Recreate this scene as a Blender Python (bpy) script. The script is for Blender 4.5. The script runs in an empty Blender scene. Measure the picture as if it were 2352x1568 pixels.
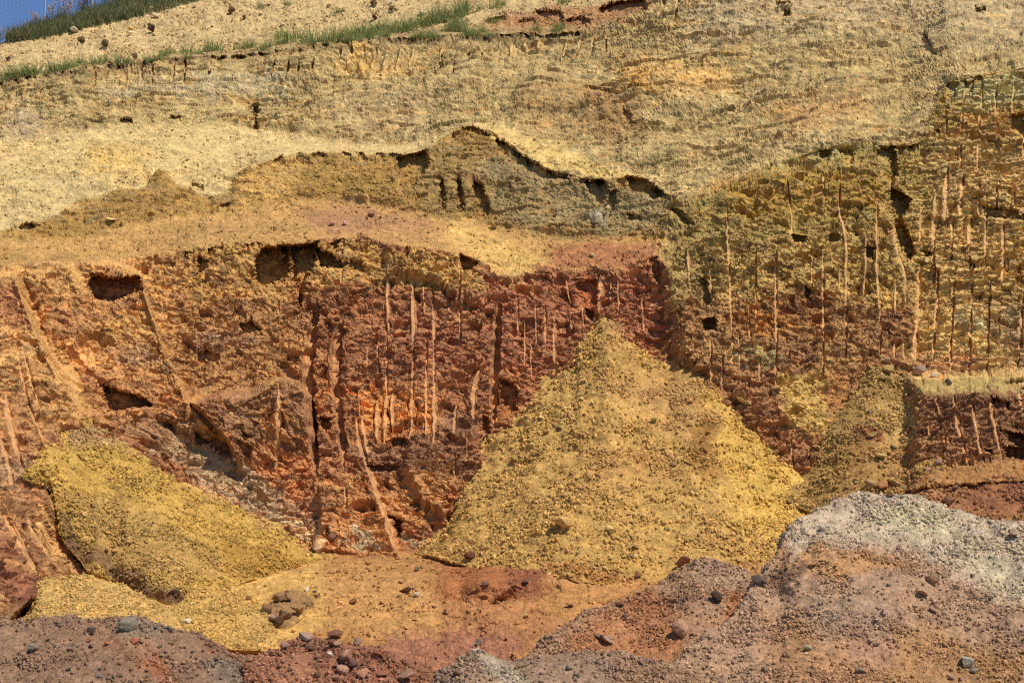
import bpy, math, random
import numpy as np
from mathutils import Vector

# ------------------------------------------------------------------ camera, sky, sun
SC = bpy.context.scene
COL = SC.collection
PITCH = math.radians(6.0)
LENS = 57.0
cam_d = bpy.data.cameras.new("camera")
cam_d.lens = LENS; cam_d.sensor_width = 36.0
cam_d.clip_start = 0.1; cam_d.clip_end = 2000
cam = bpy.data.objects.new("camera", cam_d); COL.objects.link(cam)
cam.location = (0, 0, 0); cam.rotation_euler = (math.radians(90) + PITCH, 0, 0)
SC.camera = cam

SUN_EL = math.radians(54.0)
SUN_AZ = math.radians(137.0)            # clockwise from +Y: the sun stands to the right, a little behind the viewer
sdir = Vector((math.sin(SUN_AZ) * math.cos(SUN_EL), math.cos(SUN_AZ) * math.cos(SUN_EL), math.sin(SUN_EL)))
sun_d = bpy.data.lights.new("sun", 'SUN'); sun_d.energy = 4.6; sun_d.angle = math.radians(0.5)
sun_d.color = (1.0, 0.95, 0.87)
sun = bpy.data.objects.new("sun", sun_d); COL.objects.link(sun)
sun.rotation_euler = (-sdir).to_track_quat('-Z', 'Y').to_euler(); sun.location = (30, -20, 50)

W = bpy.data.worlds.new("World"); SC.world = W; W.use_nodes = True
nt = W.node_tree; nt.nodes.clear()
sky = nt.nodes.new('ShaderNodeTexSky'); sky.sky_type = 'NISHITA'; sky.sun_disc = False
sky.sun_elevation = SUN_EL; sky.sun_rotation = SUN_AZ
sky.altitude = 4000; sky.air_density = 1.0; sky.dust_density = 0.0; sky.ozone_density = 8.0
bg = nt.nodes.new('ShaderNodeBackground'); bg.inputs['Strength'].default_value = 0.13
wo = nt.nodes.new('ShaderNodeOutputWorld')
nt.links.new(sky.outputs[0], bg.inputs[0]); nt.links.new(bg.outputs[0], wo.inputs[0])
SC.view_settings.view_transform = 'Standard'; SC.view_settings.look = 'None'
SC.cycles.use_denoising = False; SC.cycles.filter_width = 1.15
SC.view_settings.exposure = 0.0; SC.view_settings.gamma = 1.0

# ------------------------------------------------------------------ noise toolbox (numpy)
F4 = np.float32
def h2(ix, iy, seed):
    with np.errstate(over='ignore'):
        h = ix.astype(np.uint32) * np.uint32(374761393) + iy.astype(np.uint32) * np.uint32(668265263) + np.uint32((seed * 2246822519) & 0xffffffff)
        h = (h ^ (h >> np.uint32(13))) * np.uint32(1274126177)
        h = (h ^ (h >> np.uint32(15))) * np.uint32(2654435761)
        return h ^ (h >> np.uint32(16))
_a = np.arange(256) * (2 * math.pi / 256)
GX, GY = np.cos(_a).astype(F4), np.sin(_a).astype(F4)
def perlin(x, y, seed=0):
    x0 = np.floor(x); y0 = np.floor(y)
    fx = (x - x0).astype(F4); fy = (y - y0).astype(F4)
    ix = x0.astype(np.int64); iy = y0.astype(np.int64)
    u = fx * fx * fx * (fx * (fx * 6 - 15) + 10); v = fy * fy * fy * (fy * (fy * 6 - 15) + 10)
    def g(dx, dy):
        k = h2(ix + dx, iy + dy, seed) & np.uint32(255)
        return GX[k] * (fx - dx) + GY[k] * (fy - dy)
    a = g(0, 0); b = g(1, 0); c = g(0, 1); d = g(1, 1)
    r = a + u * (b - a); s = c + u * (d - c)
    return (r + v * (s - r)) * F4(1.5)
def fbm(x, y, seed=0, octv=4, gain=0.5, lac=2.03):
    t = 0; a = 1.0; n = 0
    for i in range(octv):
        t = t + a * perlin(x, y, seed + 17 * i); n += a
        a *= gain; x = x * lac + 3.1; y = y * lac + 1.7
    return t / n
def rnd(h, k):
    return ((h >> np.uint32(k)) & np.uint32(255)).astype(F4) / F4(255)
def blocks(x, y, seed, tilt=0.8):
    """broken-rock facets: each Voronoi cell has its own height and tilt. Returns (height, gap to the cell edge, cell random)."""
    x0 = np.floor(x).astype(np.int64); y0 = np.floor(y).astype(np.int64)
    b1 = np.full(x.shape, 9, F4); b2 = np.full(x.shape, 9, F4); hh = np.zeros(x.shape, F4); rr = np.zeros(x.shape, F4)
    for i in (-1, 0, 1):
        for j in (-1, 0, 1):
            h = h2(x0 + i, y0 + j, seed); g = h2(x0 + i, y0 + j, seed + 991)
            dx = (x - (x0 + i)).astype(F4) - (0.1 + 0.8 * rnd(h, 0)); dy = (y - (y0 + j)).astype(F4) - (0.1 + 0.8 * rnd(h, 8))
            d = dx * dx + dy * dy
            m = d < b1
            b2 = np.where(m, b1, np.minimum(b2, d))
            val = (rnd(h, 16) - 0.5) + tilt * ((rnd(g, 0) - 0.5) * dx + (rnd(g, 8) - 0.5) * dy) * 2
            hh = np.where(m, val, hh); rr = np.where(m, rnd(g, 16), rr); b1 = np.where(m, d, b1)
    return hh, np.sqrt(b2) - np.sqrt(b1), rr
def stones(x, y, seed, rmin=0.15, rmax=0.55, dens=0.8, power=2.0):
    """loose stones: angular domes of mixed size. Returns (height in cell units, stone random)."""
    x0 = np.floor(x).astype(np.int64); y0 = np.floor(y).astype(np.int64)
    best = np.zeros(x.shape, F4); rr = np.zeros(x.shape, F4)
    for i in (-1, 0, 1):
        for j in (-1, 0, 1):
            h = h2(x0 + i, y0 + j, seed); g = h2(x0 + i, y0 + j, seed + 555)
            dx = (x - (x0 + i)).astype(F4) - rnd(h, 0); dy = (y - (y0 + j)).astype(F4) - rnd(h, 8)
            ang = rnd(g, 0) * F4(6.2832); c = np.cos(ang); s = np.sin(ang)
            ex = (c * dx + s * dy); ey = (-s * dx + c * dy) * (1 + 0.7 * rnd(g, 8))
            r = rmin + (rmax - rmin) * rnd(h, 16) ** power
            d = np.maximum(np.abs(ex) * 0.93 + np.abs(ey) * 0.37, np.abs(ey) * 0.93 + np.abs(ex) * 0.37)
            d = np.maximum(d, np.sqrt(ex * ex + ey * ey))
            z = r * np.clip(1.25 - 1.25 * (d / r) ** 2, 0, 0.9) * (0.8 + 0.6 * (rnd(g, 16) - 0.5) + 0.5 * ex / r * (rnd(g, 20) - 0.5))
            z = np.where(rnd(h, 24) < dens, z, 0)
            m = z > best
            best = np.where(m, z, best); rr = np.where(m, rnd(g, 4), rr)
    return best, rr
def sstep(a, b, x):
    t = np.clip((x - a) / (b - a), 0, 1); return t * t * (3 - 2 * t)
def lin(c):
    c = np.array(c, float) / 255
    return np.where(c <= 0.04045, c / 12.92, ((c + 0.055) / 1.055) ** 2.4).astype(F4)

# ------------------------------------------------------------------ survey frame: plan positions read as (u, v) on a 2352 x 1568 sheet + distance Y in metres
FW, FH = 2352.0, 1568.0
FPX = LENS / 36.0 * FW
cp, sp = math.cos(PITCH), math.sin(PITCH)
def world(u, v, Y):
    xc = (u - FW / 2) / FPX; yc = (FH / 2 - v) / FPX
    t = Y / (cp - yc * sp)
    return np.stack([t * xc, Y + 0 * t, t * (sp + yc * cp)], -1)
def project(P):
    f = P[..., 1] * cp + P[..., 2] * sp; up = -P[..., 1] * sp + P[..., 2] * cp
    return FW / 2 + P[..., 0] / f * FPX, FH / 2 - up / f * FPX
def L(*pts):
    a = np.array(pts, float); return a[np.argsort(a[:, 0], kind='stable')]
def ev(line, u, k=1):
    return np.interp(u, line[:, 0], line[:, k])

def sdf(poly, u, v):
    """signed distance to a polygon, positive inside"""
    p = np.array(poly, float); n = len(p)
    d = np.full(u.shape, 1e18); s = np.zeros(u.shape, bool)
    for i in range(n):
        a = p[i]; b = p[(i + 1) % n]; e = b - a
        wx = u - a[0]; wy = v - a[1]
        t = np.clip((wx * e[0] + wy * e[1]) / max(e @ e, 1e-9), 0, 1)
        d = np.minimum(d, (wx - t * e[0]) ** 2 + (wy - t * e[1]) ** 2)
        c = ((a[1] <= v) & (b[1] > v)) | ((b[1] <= v) & (a[1] > v))
        with np.errstate(divide='ignore', invalid='ignore'):
            xi = a[0] + (v - a[1]) / (b[1] - a[1]) * e[0]
        s ^= c & (u < xi)
    return np.where(s, 1, -1) * np.sqrt(d)
def polymask(poly, u, v, soft):
    """soft 0..1 mask of a polygon, evaluated only near it"""
    p = np.array(poly, float); pad = soft + 2
    m = np.zeros(u.shape, F4)
    ok = (u > p[:, 0].min() - pad) & (u < p[:, 0].max() + pad) & (v > p[:, 1].min() - pad) & (v < p[:, 1].max() + pad)
    if ok.any():
        m[ok] = sstep(-soft, soft, sdf(poly, u[ok], v[ok]))
    return m

# ------------------------------------------------------------------ tags, materials, mesh helpers
def tag(o, label=None, cat=None, group=None, kind=None):
    if label: o['label'] = label
    if cat: o['category'] = cat
    if group: o['group'] = group
    if kind: o['kind'] = kind
    return o
def nodes(name):
    m = bpy.data.materials.new(name); m.use_nodes = True
    n = m.node_tree.nodes; l = m.node_tree.links
    b = n['Principled BSDF']; b.inputs['Roughness'].default_value = 0.95
    b.inputs['Specular IOR Level'].default_value = 0.12
    return m, n, l, b
def grain(n, l, src, b, s1=9.0, s2=45.0, lo=0.72, hi=1.28, bump=0.012):
    """mineral grain: multiplies a base colour by two scales of noise and adds a fine bump"""
    tc = n.new('ShaderNodeTexCoord')
    a = n.new('ShaderNodeTexNoise'); a.inputs['Scale'].default_value = s1; a.inputs['Detail'].default_value = 6; a.inputs['Roughness'].default_value = 0.7
    c = n.new('ShaderNodeTexVoronoi'); c.inputs['Scale'].default_value = s2
    l.new(tc.outputs['Object'], a.inputs['Vector']); l.new(tc.outputs['Object'], c.inputs['Vector'])
    mr = n.new('ShaderNodeMapRange'); mr.inputs[1].default_value = 0.3; mr.inputs[2].default_value = 0.7; mr.inputs[3].default_value = lo; mr.inputs[4].default_value = hi
    l.new(a.outputs[0], mr.inputs[0])
    sep = n.new('ShaderNodeSeparateColor'); l.new(c.outputs['Color'], sep.inputs[0])
    mr2 = n.new('ShaderNodeMapRange'); mr2.inputs[3].default_value = 0.82; mr2.inputs[4].default_value = 1.2
    l.new(sep.outputs[0], mr2.inputs[0])
    mu = n.new('ShaderNodeMath'); mu.operation = 'MULTIPLY'; l.new(mr.outputs[0], mu.inputs[0]); l.new(mr2.outputs[0], mu.inputs[1])
    vm = n.new('ShaderNodeVectorMath'); vm.operation = 'SCALE'; l.new(src, vm.inputs[0]); l.new(mu.outputs[0], vm.inputs['Scale'])
    l.new(vm.outputs[0], b.inputs['Base Color'])
    f = n.new('ShaderNodeTexNoise'); f.inputs['Scale'].default_value = 60; f.inputs['Detail'].default_value = 4
    l.new(tc.outputs['Object'], f.inputs['Vector'])
    bp = n.new('ShaderNodeBump'); bp.inputs['Strength'].default_value = 0.7; bp.inputs['Distance'].default_value = bump
    l.new(f.outputs[0], bp.inputs['Height']); l.new(bp.outputs[0], b.inputs['Normal'])
def mat_earth():
    m, n, l, b = nodes("earth_strata")
    at = n.new('ShaderNodeAttribute'); at.attribute_name = 'pigment'
    grain(n, l, at.outputs['Color'], b)
    return m
def mat_stone():
    m, n, l, b = nodes("loose_stone")
    oi = n.new('ShaderNodeObjectInfo')
    grain(n, l, oi.outputs['Color'], b, 5.0, 14.0, 0.7, 1.3, 0.02)
    return m
def mat_plain(name, rgb, rough=0.6, metal=0.0, vary=0.0, rgb2=None, trans=0.0, rgb3=None):
    m, n, l, b = nodes(name); b.inputs['Roughness'].default_value = rough; b.inputs['Metallic'].default_value = metal
    if rgb2 is not None:
        g = n.new('ShaderNodeNewGeometry'); r = n.new('ShaderNodeValToRGB')
        r.color_ramp.elements[0].color = (*rgb, 1); r.color_ramp.elements[1].color = (*rgb2, 1)
        if rgb3: r.color_ramp.elements[1].position = .72; e = r.color_ramp.elements.new(.95); e.color = (*rgb3, 1)
        l.new(g.outputs['Random Per Island'], r.inputs[0]); l.new(r.outputs[0], b.inputs['Base Color'])
    else:
        t = n.new('ShaderNodeTexNoise'); t.inputs['Scale'].default_value = 30
        r = n.new('ShaderNodeValToRGB')
        r.color_ramp.elements[0].color = (*[c * 0.8 for c in rgb], 1); r.color_ramp.elements[1].color = (*[min(1, c * 1.2) for c in rgb], 1)
        l.new(t.outputs[0], r.inputs[0]); l.new(r.outputs[0], b.inputs['Base Color'])
    if trans:
        tr = n.new('ShaderNodeBsdfTranslucent'); mx = n.new('ShaderNodeMixShader'); mx.inputs[0].default_value = trans
        l.new(r.outputs[0], tr.inputs[0]); l.new(b.outputs[0], mx.inputs[1]); l.new(tr.outputs[0], mx.inputs[2]); l.new(mx.outputs[0], n['Material Output'].inputs[0])
    return m
EARTH = mat_earth(); STONE = mat_stone()

def raw_mesh(name, verts, faces, mat, color=None, smooth=False):
    me = bpy.data.meshes.new(name)
    verts = np.ascontiguousarray(verts, F4); faces = np.ascontiguousarray(faces, np.int32)
    k = faces.shape[1]; nf = len(faces)
    me.vertices.add(len(verts)); me.vertices.foreach_set('co', verts.ravel())
    me.loops.add(nf * k); me.loops.foreach_set('vertex_index', faces.ravel())
    me.polygons.add(nf); me.polygons.foreach_set('loop_start', np.arange(0, nf * k, k, dtype=np.int32))
    me.polygons.foreach_set('use_smooth', np.full(nf, smooth, bool))
    if color is not None:
        a = me.color_attributes.new('pigment', 'FLOAT_COLOR', 'POINT')
        c4 = np.ones((len(verts), 4), F4); c4[:, :3] = color; a.data.foreach_set('color', c4.ravel())
    me.materials.append(mat); me.update(calc_edges=True); me.validate()
    return me
def link(name, me, parent=None):
    o = bpy.data.objects.new(name, me); COL.objects.link(o)
    if parent: o.parent = parent
    return o
def grid_faces(nv, nu):
    i = np.arange(nv - 1)[:, None] * nu + np.arange(nu - 1)[None, :]
    return np.stack([i, i + nu, i + nu + 1, i + 1], -1)      # rows run from the top down: this order faces the viewer
def normals(P):
    du = np.gradient(P, axis=1); dv = np.gradient(P, axis=0)
    N = np.cross(dv, du); N /= np.linalg.norm(N, axis=-1, keepdims=True) + 1e-9
    return np.where(N[..., 1:2] > 0.6, -N, N)
def blur_v(A, k):
    """box blur down the columns"""
    if k < 1: return A
    p = np.pad(A, ((k + 1, k), (0, 0)), mode='edge'); c = np.cumsum(p, 0)
    return (c[2 * k + 1:] - c[:-2 * k - 1]) / (2 * k + 1)
def blur_u(A, k):
    return blur_v(A.T, k).T
SURF = []                                                   # every finished surface, for setting things down on it

# ------------------------------------------------------------------ the quarry wall: break lines (u, v, distance) from the floor up to the ridge
C0 = L((-420, 1720, 14.2), (2800, 1720, 14.2))
C05 = L((-420, 1500, 16.0), (0, 1480, 16.6), (600, 1400, 18.6), (900, 1340, 19.6), (1300, 1335, 19.5), (1500, 1340, 19.5), (1900, 1250, 20.4), (2100, 1200, 20.8), (2350, 1170, 20.8), (2800, 1170, 20.8))
C1 = L((-420, 1440, 17.6), (0, 1410, 18.4), (90, 1335, 19.4), (200, 1300, 20.3), (400, 1285, 21.3), (700, 1262, 21.9), (958, 1266, 22.0), (1200, 1265, 22.4), (1500, 1190, 22.9), (1900, 1120, 22.5), (2000, 1090, 22.5), (2139, 1068, 22.2), (2300, 1058, 22.1), (2800, 1050, 21.9))
L2 = L((-420, 640, 23.4), (0, 606, 23.6), (110, 603, 23.8), (200, 600, 23.9), (330, 590, 24.1), (440, 576, 24.3), (560, 558, 24.4), (588, 555, 24.4), (625, 561, 24.4), (662, 561, 24.4), (725, 553, 24.4), (800, 548, 24.4), (838, 543, 24.5), (888, 558, 24.4), (963, 570, 24.3), (1055, 583, 24.3), (1100, 596, 24.3), (1125, 618, 24.2), (1150, 640, 24.1), (1176, 640, 24.1), (1200, 634, 24.1), (1263, 612, 24.2), (1316, 632, 24.1), (1361, 614, 24.2), (1400, 622, 24.1), (1440, 620, 24.1), (1488, 596, 24.2), (1521, 600, 24.2), (1570, 690, 23.9), (1700, 745, 23.8), (2100, 700, 23.9), (2352, 700, 23.8), (2800, 700, 23.6))
L3 = L((-420, 590, 25.2), (0, 562, 25.4), (150, 545, 25.6), (300, 522, 25.9), (400, 505, 26.1), (500, 485, 26.3), (560, 472, 26.5), (700, 458, 26.6), (850, 470, 26.5), (950, 492, 26.3), (1050, 505, 26.1), (1100, 515, 26.0), (1180, 530, 25.9), (1280, 545, 25.7), (1400, 548, 25.5), (1520, 545, 25.2), (1600, 555, 24.9), (1700, 560, 24.8), (2100, 500, 24.8), (2176, 450, 25.0), (2352, 400, 25.1), (2800, 390, 25.0))
L4 = L((-420, 590, 25.5), (0, 539, 25.8), (37, 517, 26.0), (92, 511, 26.1), (130, 492, 26.3), (187, 446, 26.8), (250, 440, 26.8), (332, 436, 26.8), (355, 412, 27.0), (368, 398, 27.1), (384, 410, 27.0), (400, 435, 26.9), (450, 447, 26.9), (500, 457, 26.8), (530, 437, 26.9), (545, 408, 27.0), (560, 392, 27.1), (600, 370, 27.2), (650, 356, 27.3), (720, 346, 27.3), (800, 345, 27.3), (850, 348, 27.3), (900, 350, 27.2), (958, 353, 27.2), (975, 345, 27.2), (1000, 335, 27.3), (1030, 315, 27.4), (1060, 293, 27.6), (1085, 290, 27.6), (1110, 299, 27.5), (1140, 313, 27.4), (1165, 330, 27.2), (1200, 356, 27.0), (1250, 385, 26.8), (1310, 402, 26.6), (1350, 410, 26.4), (1400, 415, 26.2), (1450, 403, 26.1), (1480, 410, 26.0), (1500, 425, 25.9), (1530, 445, 25.7), (1570, 470, 25.5), (1610, 460, 25.5), (1640, 448, 25.5), (1700, 416, 25.5), (1760, 386, 25.6), (1880, 347, 25.7), (2000, 329, 25.7), (2040, 336, 25.6), (2110, 331, 25.6), (2145, 250, 26.0), (2176, 188, 26.3), (2260, 175, 26.3), (2352, 160, 26.3), (2800, 120, 26.2))
L5 = L((-420, 340, 29.2), (0, 316, 29.4), (150, 300, 29.5), (300, 290, 29.5), (500, 287, 29.5), (588, 300, 29.4), (738, 325, 29.0), (913, 337, 28.6), (975, 334, 28.4), (1030, 306, 28.4), (1060, 286, 28.5), (1085, 282, 28.5), (1120, 288, 28.4), (1180, 300, 28.2), (1300, 345, 27.7), (1400, 385, 27.1), (1500, 396, 26.7), (1570, 425, 26.2), (1640, 420, 26.2), (1760, 365, 26.3), (1880, 335, 26.3), (2000, 317, 26.3), (2110, 318, 26.2), (2145, 236, 26.6), (2176, 172, 26.9), (2352, 148, 26.9), (2800, 110, 26.8))
L6 = L((-420, 215, 31.0), (0, 184, 31.2), (85, 173, 31.2), (175, 160, 31.3), (250, 150, 31.4), (350, 140, 31.5), (500, 125, 31.6), (588, 119, 31.6), (738, 103, 31.6), (800, 98, 31.6), (913, 88, 31.7), (1063, 83, 31.6), (1176, 80, 31.4), (1300, 72, 31.2), (1400, 58, 31.0), (1500, 5, 31.0), (1600, -30, 31.0), (1900, -45, 31.0), (2352, -60, 31.0), (2800, -60, 31.0))
L65 = L((-420, 205, 32.1), (0, 174, 32.3), (175, 150, 32.4), (350, 131, 32.6), (588, 108, 32.7), (800, 84, 32.7), (913, 74, 32.7), (1063, 66, 32.6), (1300, 44, 31.9), (1400, 30, 31.7), (1500, -12, 31.6), (1600, -45, 31.6), (2352, -80, 31.6), (2800, -80, 31.6))
L7 = L((-420, 165, 32.0), (0, 98, 32.6), (62, 72, 32.9), (105, 58, 33.1), (150, 43, 33.3), (195, 32, 33.4), (237, 19, 33.6), (262, 8, 33.7), (475, -75, 34.6), (1000, -160, 35.2), (2352, -300, 36.0), (2800, -320, 36.0))
L3[:, 2] -= .4; L4[:, 2] -= .5; L5[:, 2] -= 1.1; L6[:, 2] -= 1.5; L65[:, 2] -= 1.6
LINES = [C0, C05, C1, L2, L3, L4, L5, L6, L65, L7]

us = np.concatenate([np.arange(-420, -40, 7.0), np.arange(-40, 2392, 1.7), np.arange(2392, 2790, 7.0)])
NU, NV = len(us), 1080
top = ev(L7, us); t = np.linspace(0, 1, NV)[:, None]
V = top[None, :] * (1 - t) + 1720.0 * t
U = np.broadcast_to(us[None, :], V.shape).copy()
# slightly ragged break lines
wob = fbm(U / 26, V / 60, 5, 3) * 5 + fbm(U / 7, V / 25, 6, 2) * 2.2
Vw = V + np.where((V < 1240), wob, wob * 0.4) * sstep(top[None, :], top[None, :] + 40, V)
lv = np.array([ev(l, us, 1) for l in LINES]); ly = np.array([ev(l, us, 2) for l in LINES])
for k in range(1, len(LINES)):
    lv[k] = np.minimum(lv[k], lv[k - 1] - 1.0); ly[k] = np.maximum(ly[k], ly[k - 1] + 0.005)
Y = np.zeros_like(V); BAND = np.zeros(V.shape, np.int8)
for k in range(len(LINES) - 1):
    m = (Vw <= lv[k][None, :]) & (Vw > lv[k + 1][None, :])
    f = (lv[k][None, :] - Vw) / (lv[k] - lv[k + 1])[None, :]
    Y = np.where(m, ly[k][None, :] + f * (ly[k + 1] - ly[k])[None, :], Y); BAND = np.where(m, k, BAND)
m = Vw <= lv[-1][None, :]; Y = np.where(m, ly[-1][None, :], Y); BAND = np.where(m, len(LINES) - 2, BAND)
m = Vw > lv[0][None, :]; Y = np.where(m, ly[0][None, :], Y)
Y = blur_u(blur_v(Y, 2), 2)
wb = blur_u(blur_v((((BAND == 5) & (Vw < lv[4][None, :] - 8) & (U < 1400)) | ((BAND == 3) & (Vw < lv[2][None, :] - 6) & (U < 1450))).astype(float), 3), 6); Y = Y + (blur_u(blur_v(Y, 3), 45) - Y) * wb * wb
wb = polymask([(2060, 325), (2100, 60), (2260, 60), (2190, 180), (2150, 340)], U, V, 40); Y = Y + (blur_u(blur_v(Y, 8), 40) - Y) * wb

def line_below(line, d0, d1):
    """0..1 just below a break line, fading from d0 to d1 sheet units under it"""
    q = Vw - ev(line, us)[None, :]
    return sstep(0.0, 2.5, q) * (1 - sstep(d0, d1, q))

# ledge between the two right-hand cuts, larger leans of the ground
ONWALL = sstep(4, -14, Vw - lv[2][None, :] - np.interp(us, [0, 1950, 2080], [36, 36, 60])[None, :])
Y -= ONWALL * 0.75 * polymask([(2100, 900), (2105, 880), (2200, 893), (2352, 888), (2820, 890), (2820, 1400), (2050, 1400), (2090, 1000)], U, Vw + fbm(U / 30, V / 30, 9, 2) * 6, 26)
Y -= ONWALL * 0.35 * polymask([(2090, 868), (2200, 872), (2352, 868), (2820, 868), (2820, 1400), (2050, 1400)], U, Vw + fbm(U / 30, V / 30, 9, 2) * 6, 18)
Y -= ONWALL * (1 - sstep(940, 1060, V) * sstep(300, 420, U)) * 0.5 * polymask([(-420, 610), (290, 600), (330, 640), (385, 800), (440, 930), (500, 1000), (370, 1080), (200, 1500), (-420, 1500)], U, V, 12)
Y -= ONWALL * 0.45 * polymask([(-420, 640), (40, 630), (95, 780), (180, 940), (200, 960), (100, 1100), (150, 1500), (-420, 1500)], U, V, 12)
Y -= 0.22 * polymask([(160, 604), (182, 660), (200, 760), (150, 830), (110, 780), (60, 640)], U, V, 12)
Y -= 0.75 * (1 - sstep(930, 1120, V + .35 * (U - 600))) * polymask([(440, 925), (510, 905), (575, 900), (632, 866), (680, 875), (712, 910), (722, 1000), (735, 1110), (720, 1180), (600, 1180), (520, 1010)], U, V, 7)
Y -= 0.25 * polymask([(940, 1010), (975, 975), (1000, 960), (1060, 980), (1115, 1000), (1110, 1040), (1095, 1110), (1040, 1190), (960, 1150), (930, 1080)], U, V, 14)
Y -= ONWALL * 0.26 * polymask([(735, 1118), (795, 1120), (830, 1085), (850, 1075), (880, 1160), (915, 1270), (800, 1270), (735, 1260)], U, V, 6)
Y -= 0.20 * polymask([(1010, 530), (1100, 590), (1110, 640), (1100, 690), (1060, 690), (1000, 640), (900, 620), (880, 560)], U, V, 16)
Y -= ONWALL * 0.30 * polymask([(1526, 560), (1580, 470), (1700, 420), (2030, 340), (2050, 430), (2052, 520), (2080, 600), (2095, 640), (2090, 860), (1975, 1220), (1640, 1220), (1600, 880), (1530, 760)], U + 3 * wob, V, 34)
Y -= 0.10 * polymask([(2130, 440), (2220, 430), (2310, 450), (2310, 500), (2200, 510), (2130, 500)], U, V, 10)
Y += 0.35 * polymask([(2305, 880), (2360, 870), (2820, 880), (2820, 1075), (2315, 1055)], U, V, 8)
# low brown swell and dips in the pit floor
Y -= 0.50 * polymask([(1090, 1300), (1150, 1262), (1230, 1256), (1320, 1280), (1290, 1350), (1190, 1380), (1080, 1360)], U, V, 30)
Y += 0.30 * polymask([(1210, 1330), (1290, 1320), (1280, 1350), (1200, 1385), (1130, 1390)], U, V, 14)
Y -= 0.16 * polymask([(598, 1400), (640, 1360), (690, 1357), (720, 1388), (690, 1420), (655, 1448), (630, 1440)], U, V, 9)

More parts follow.
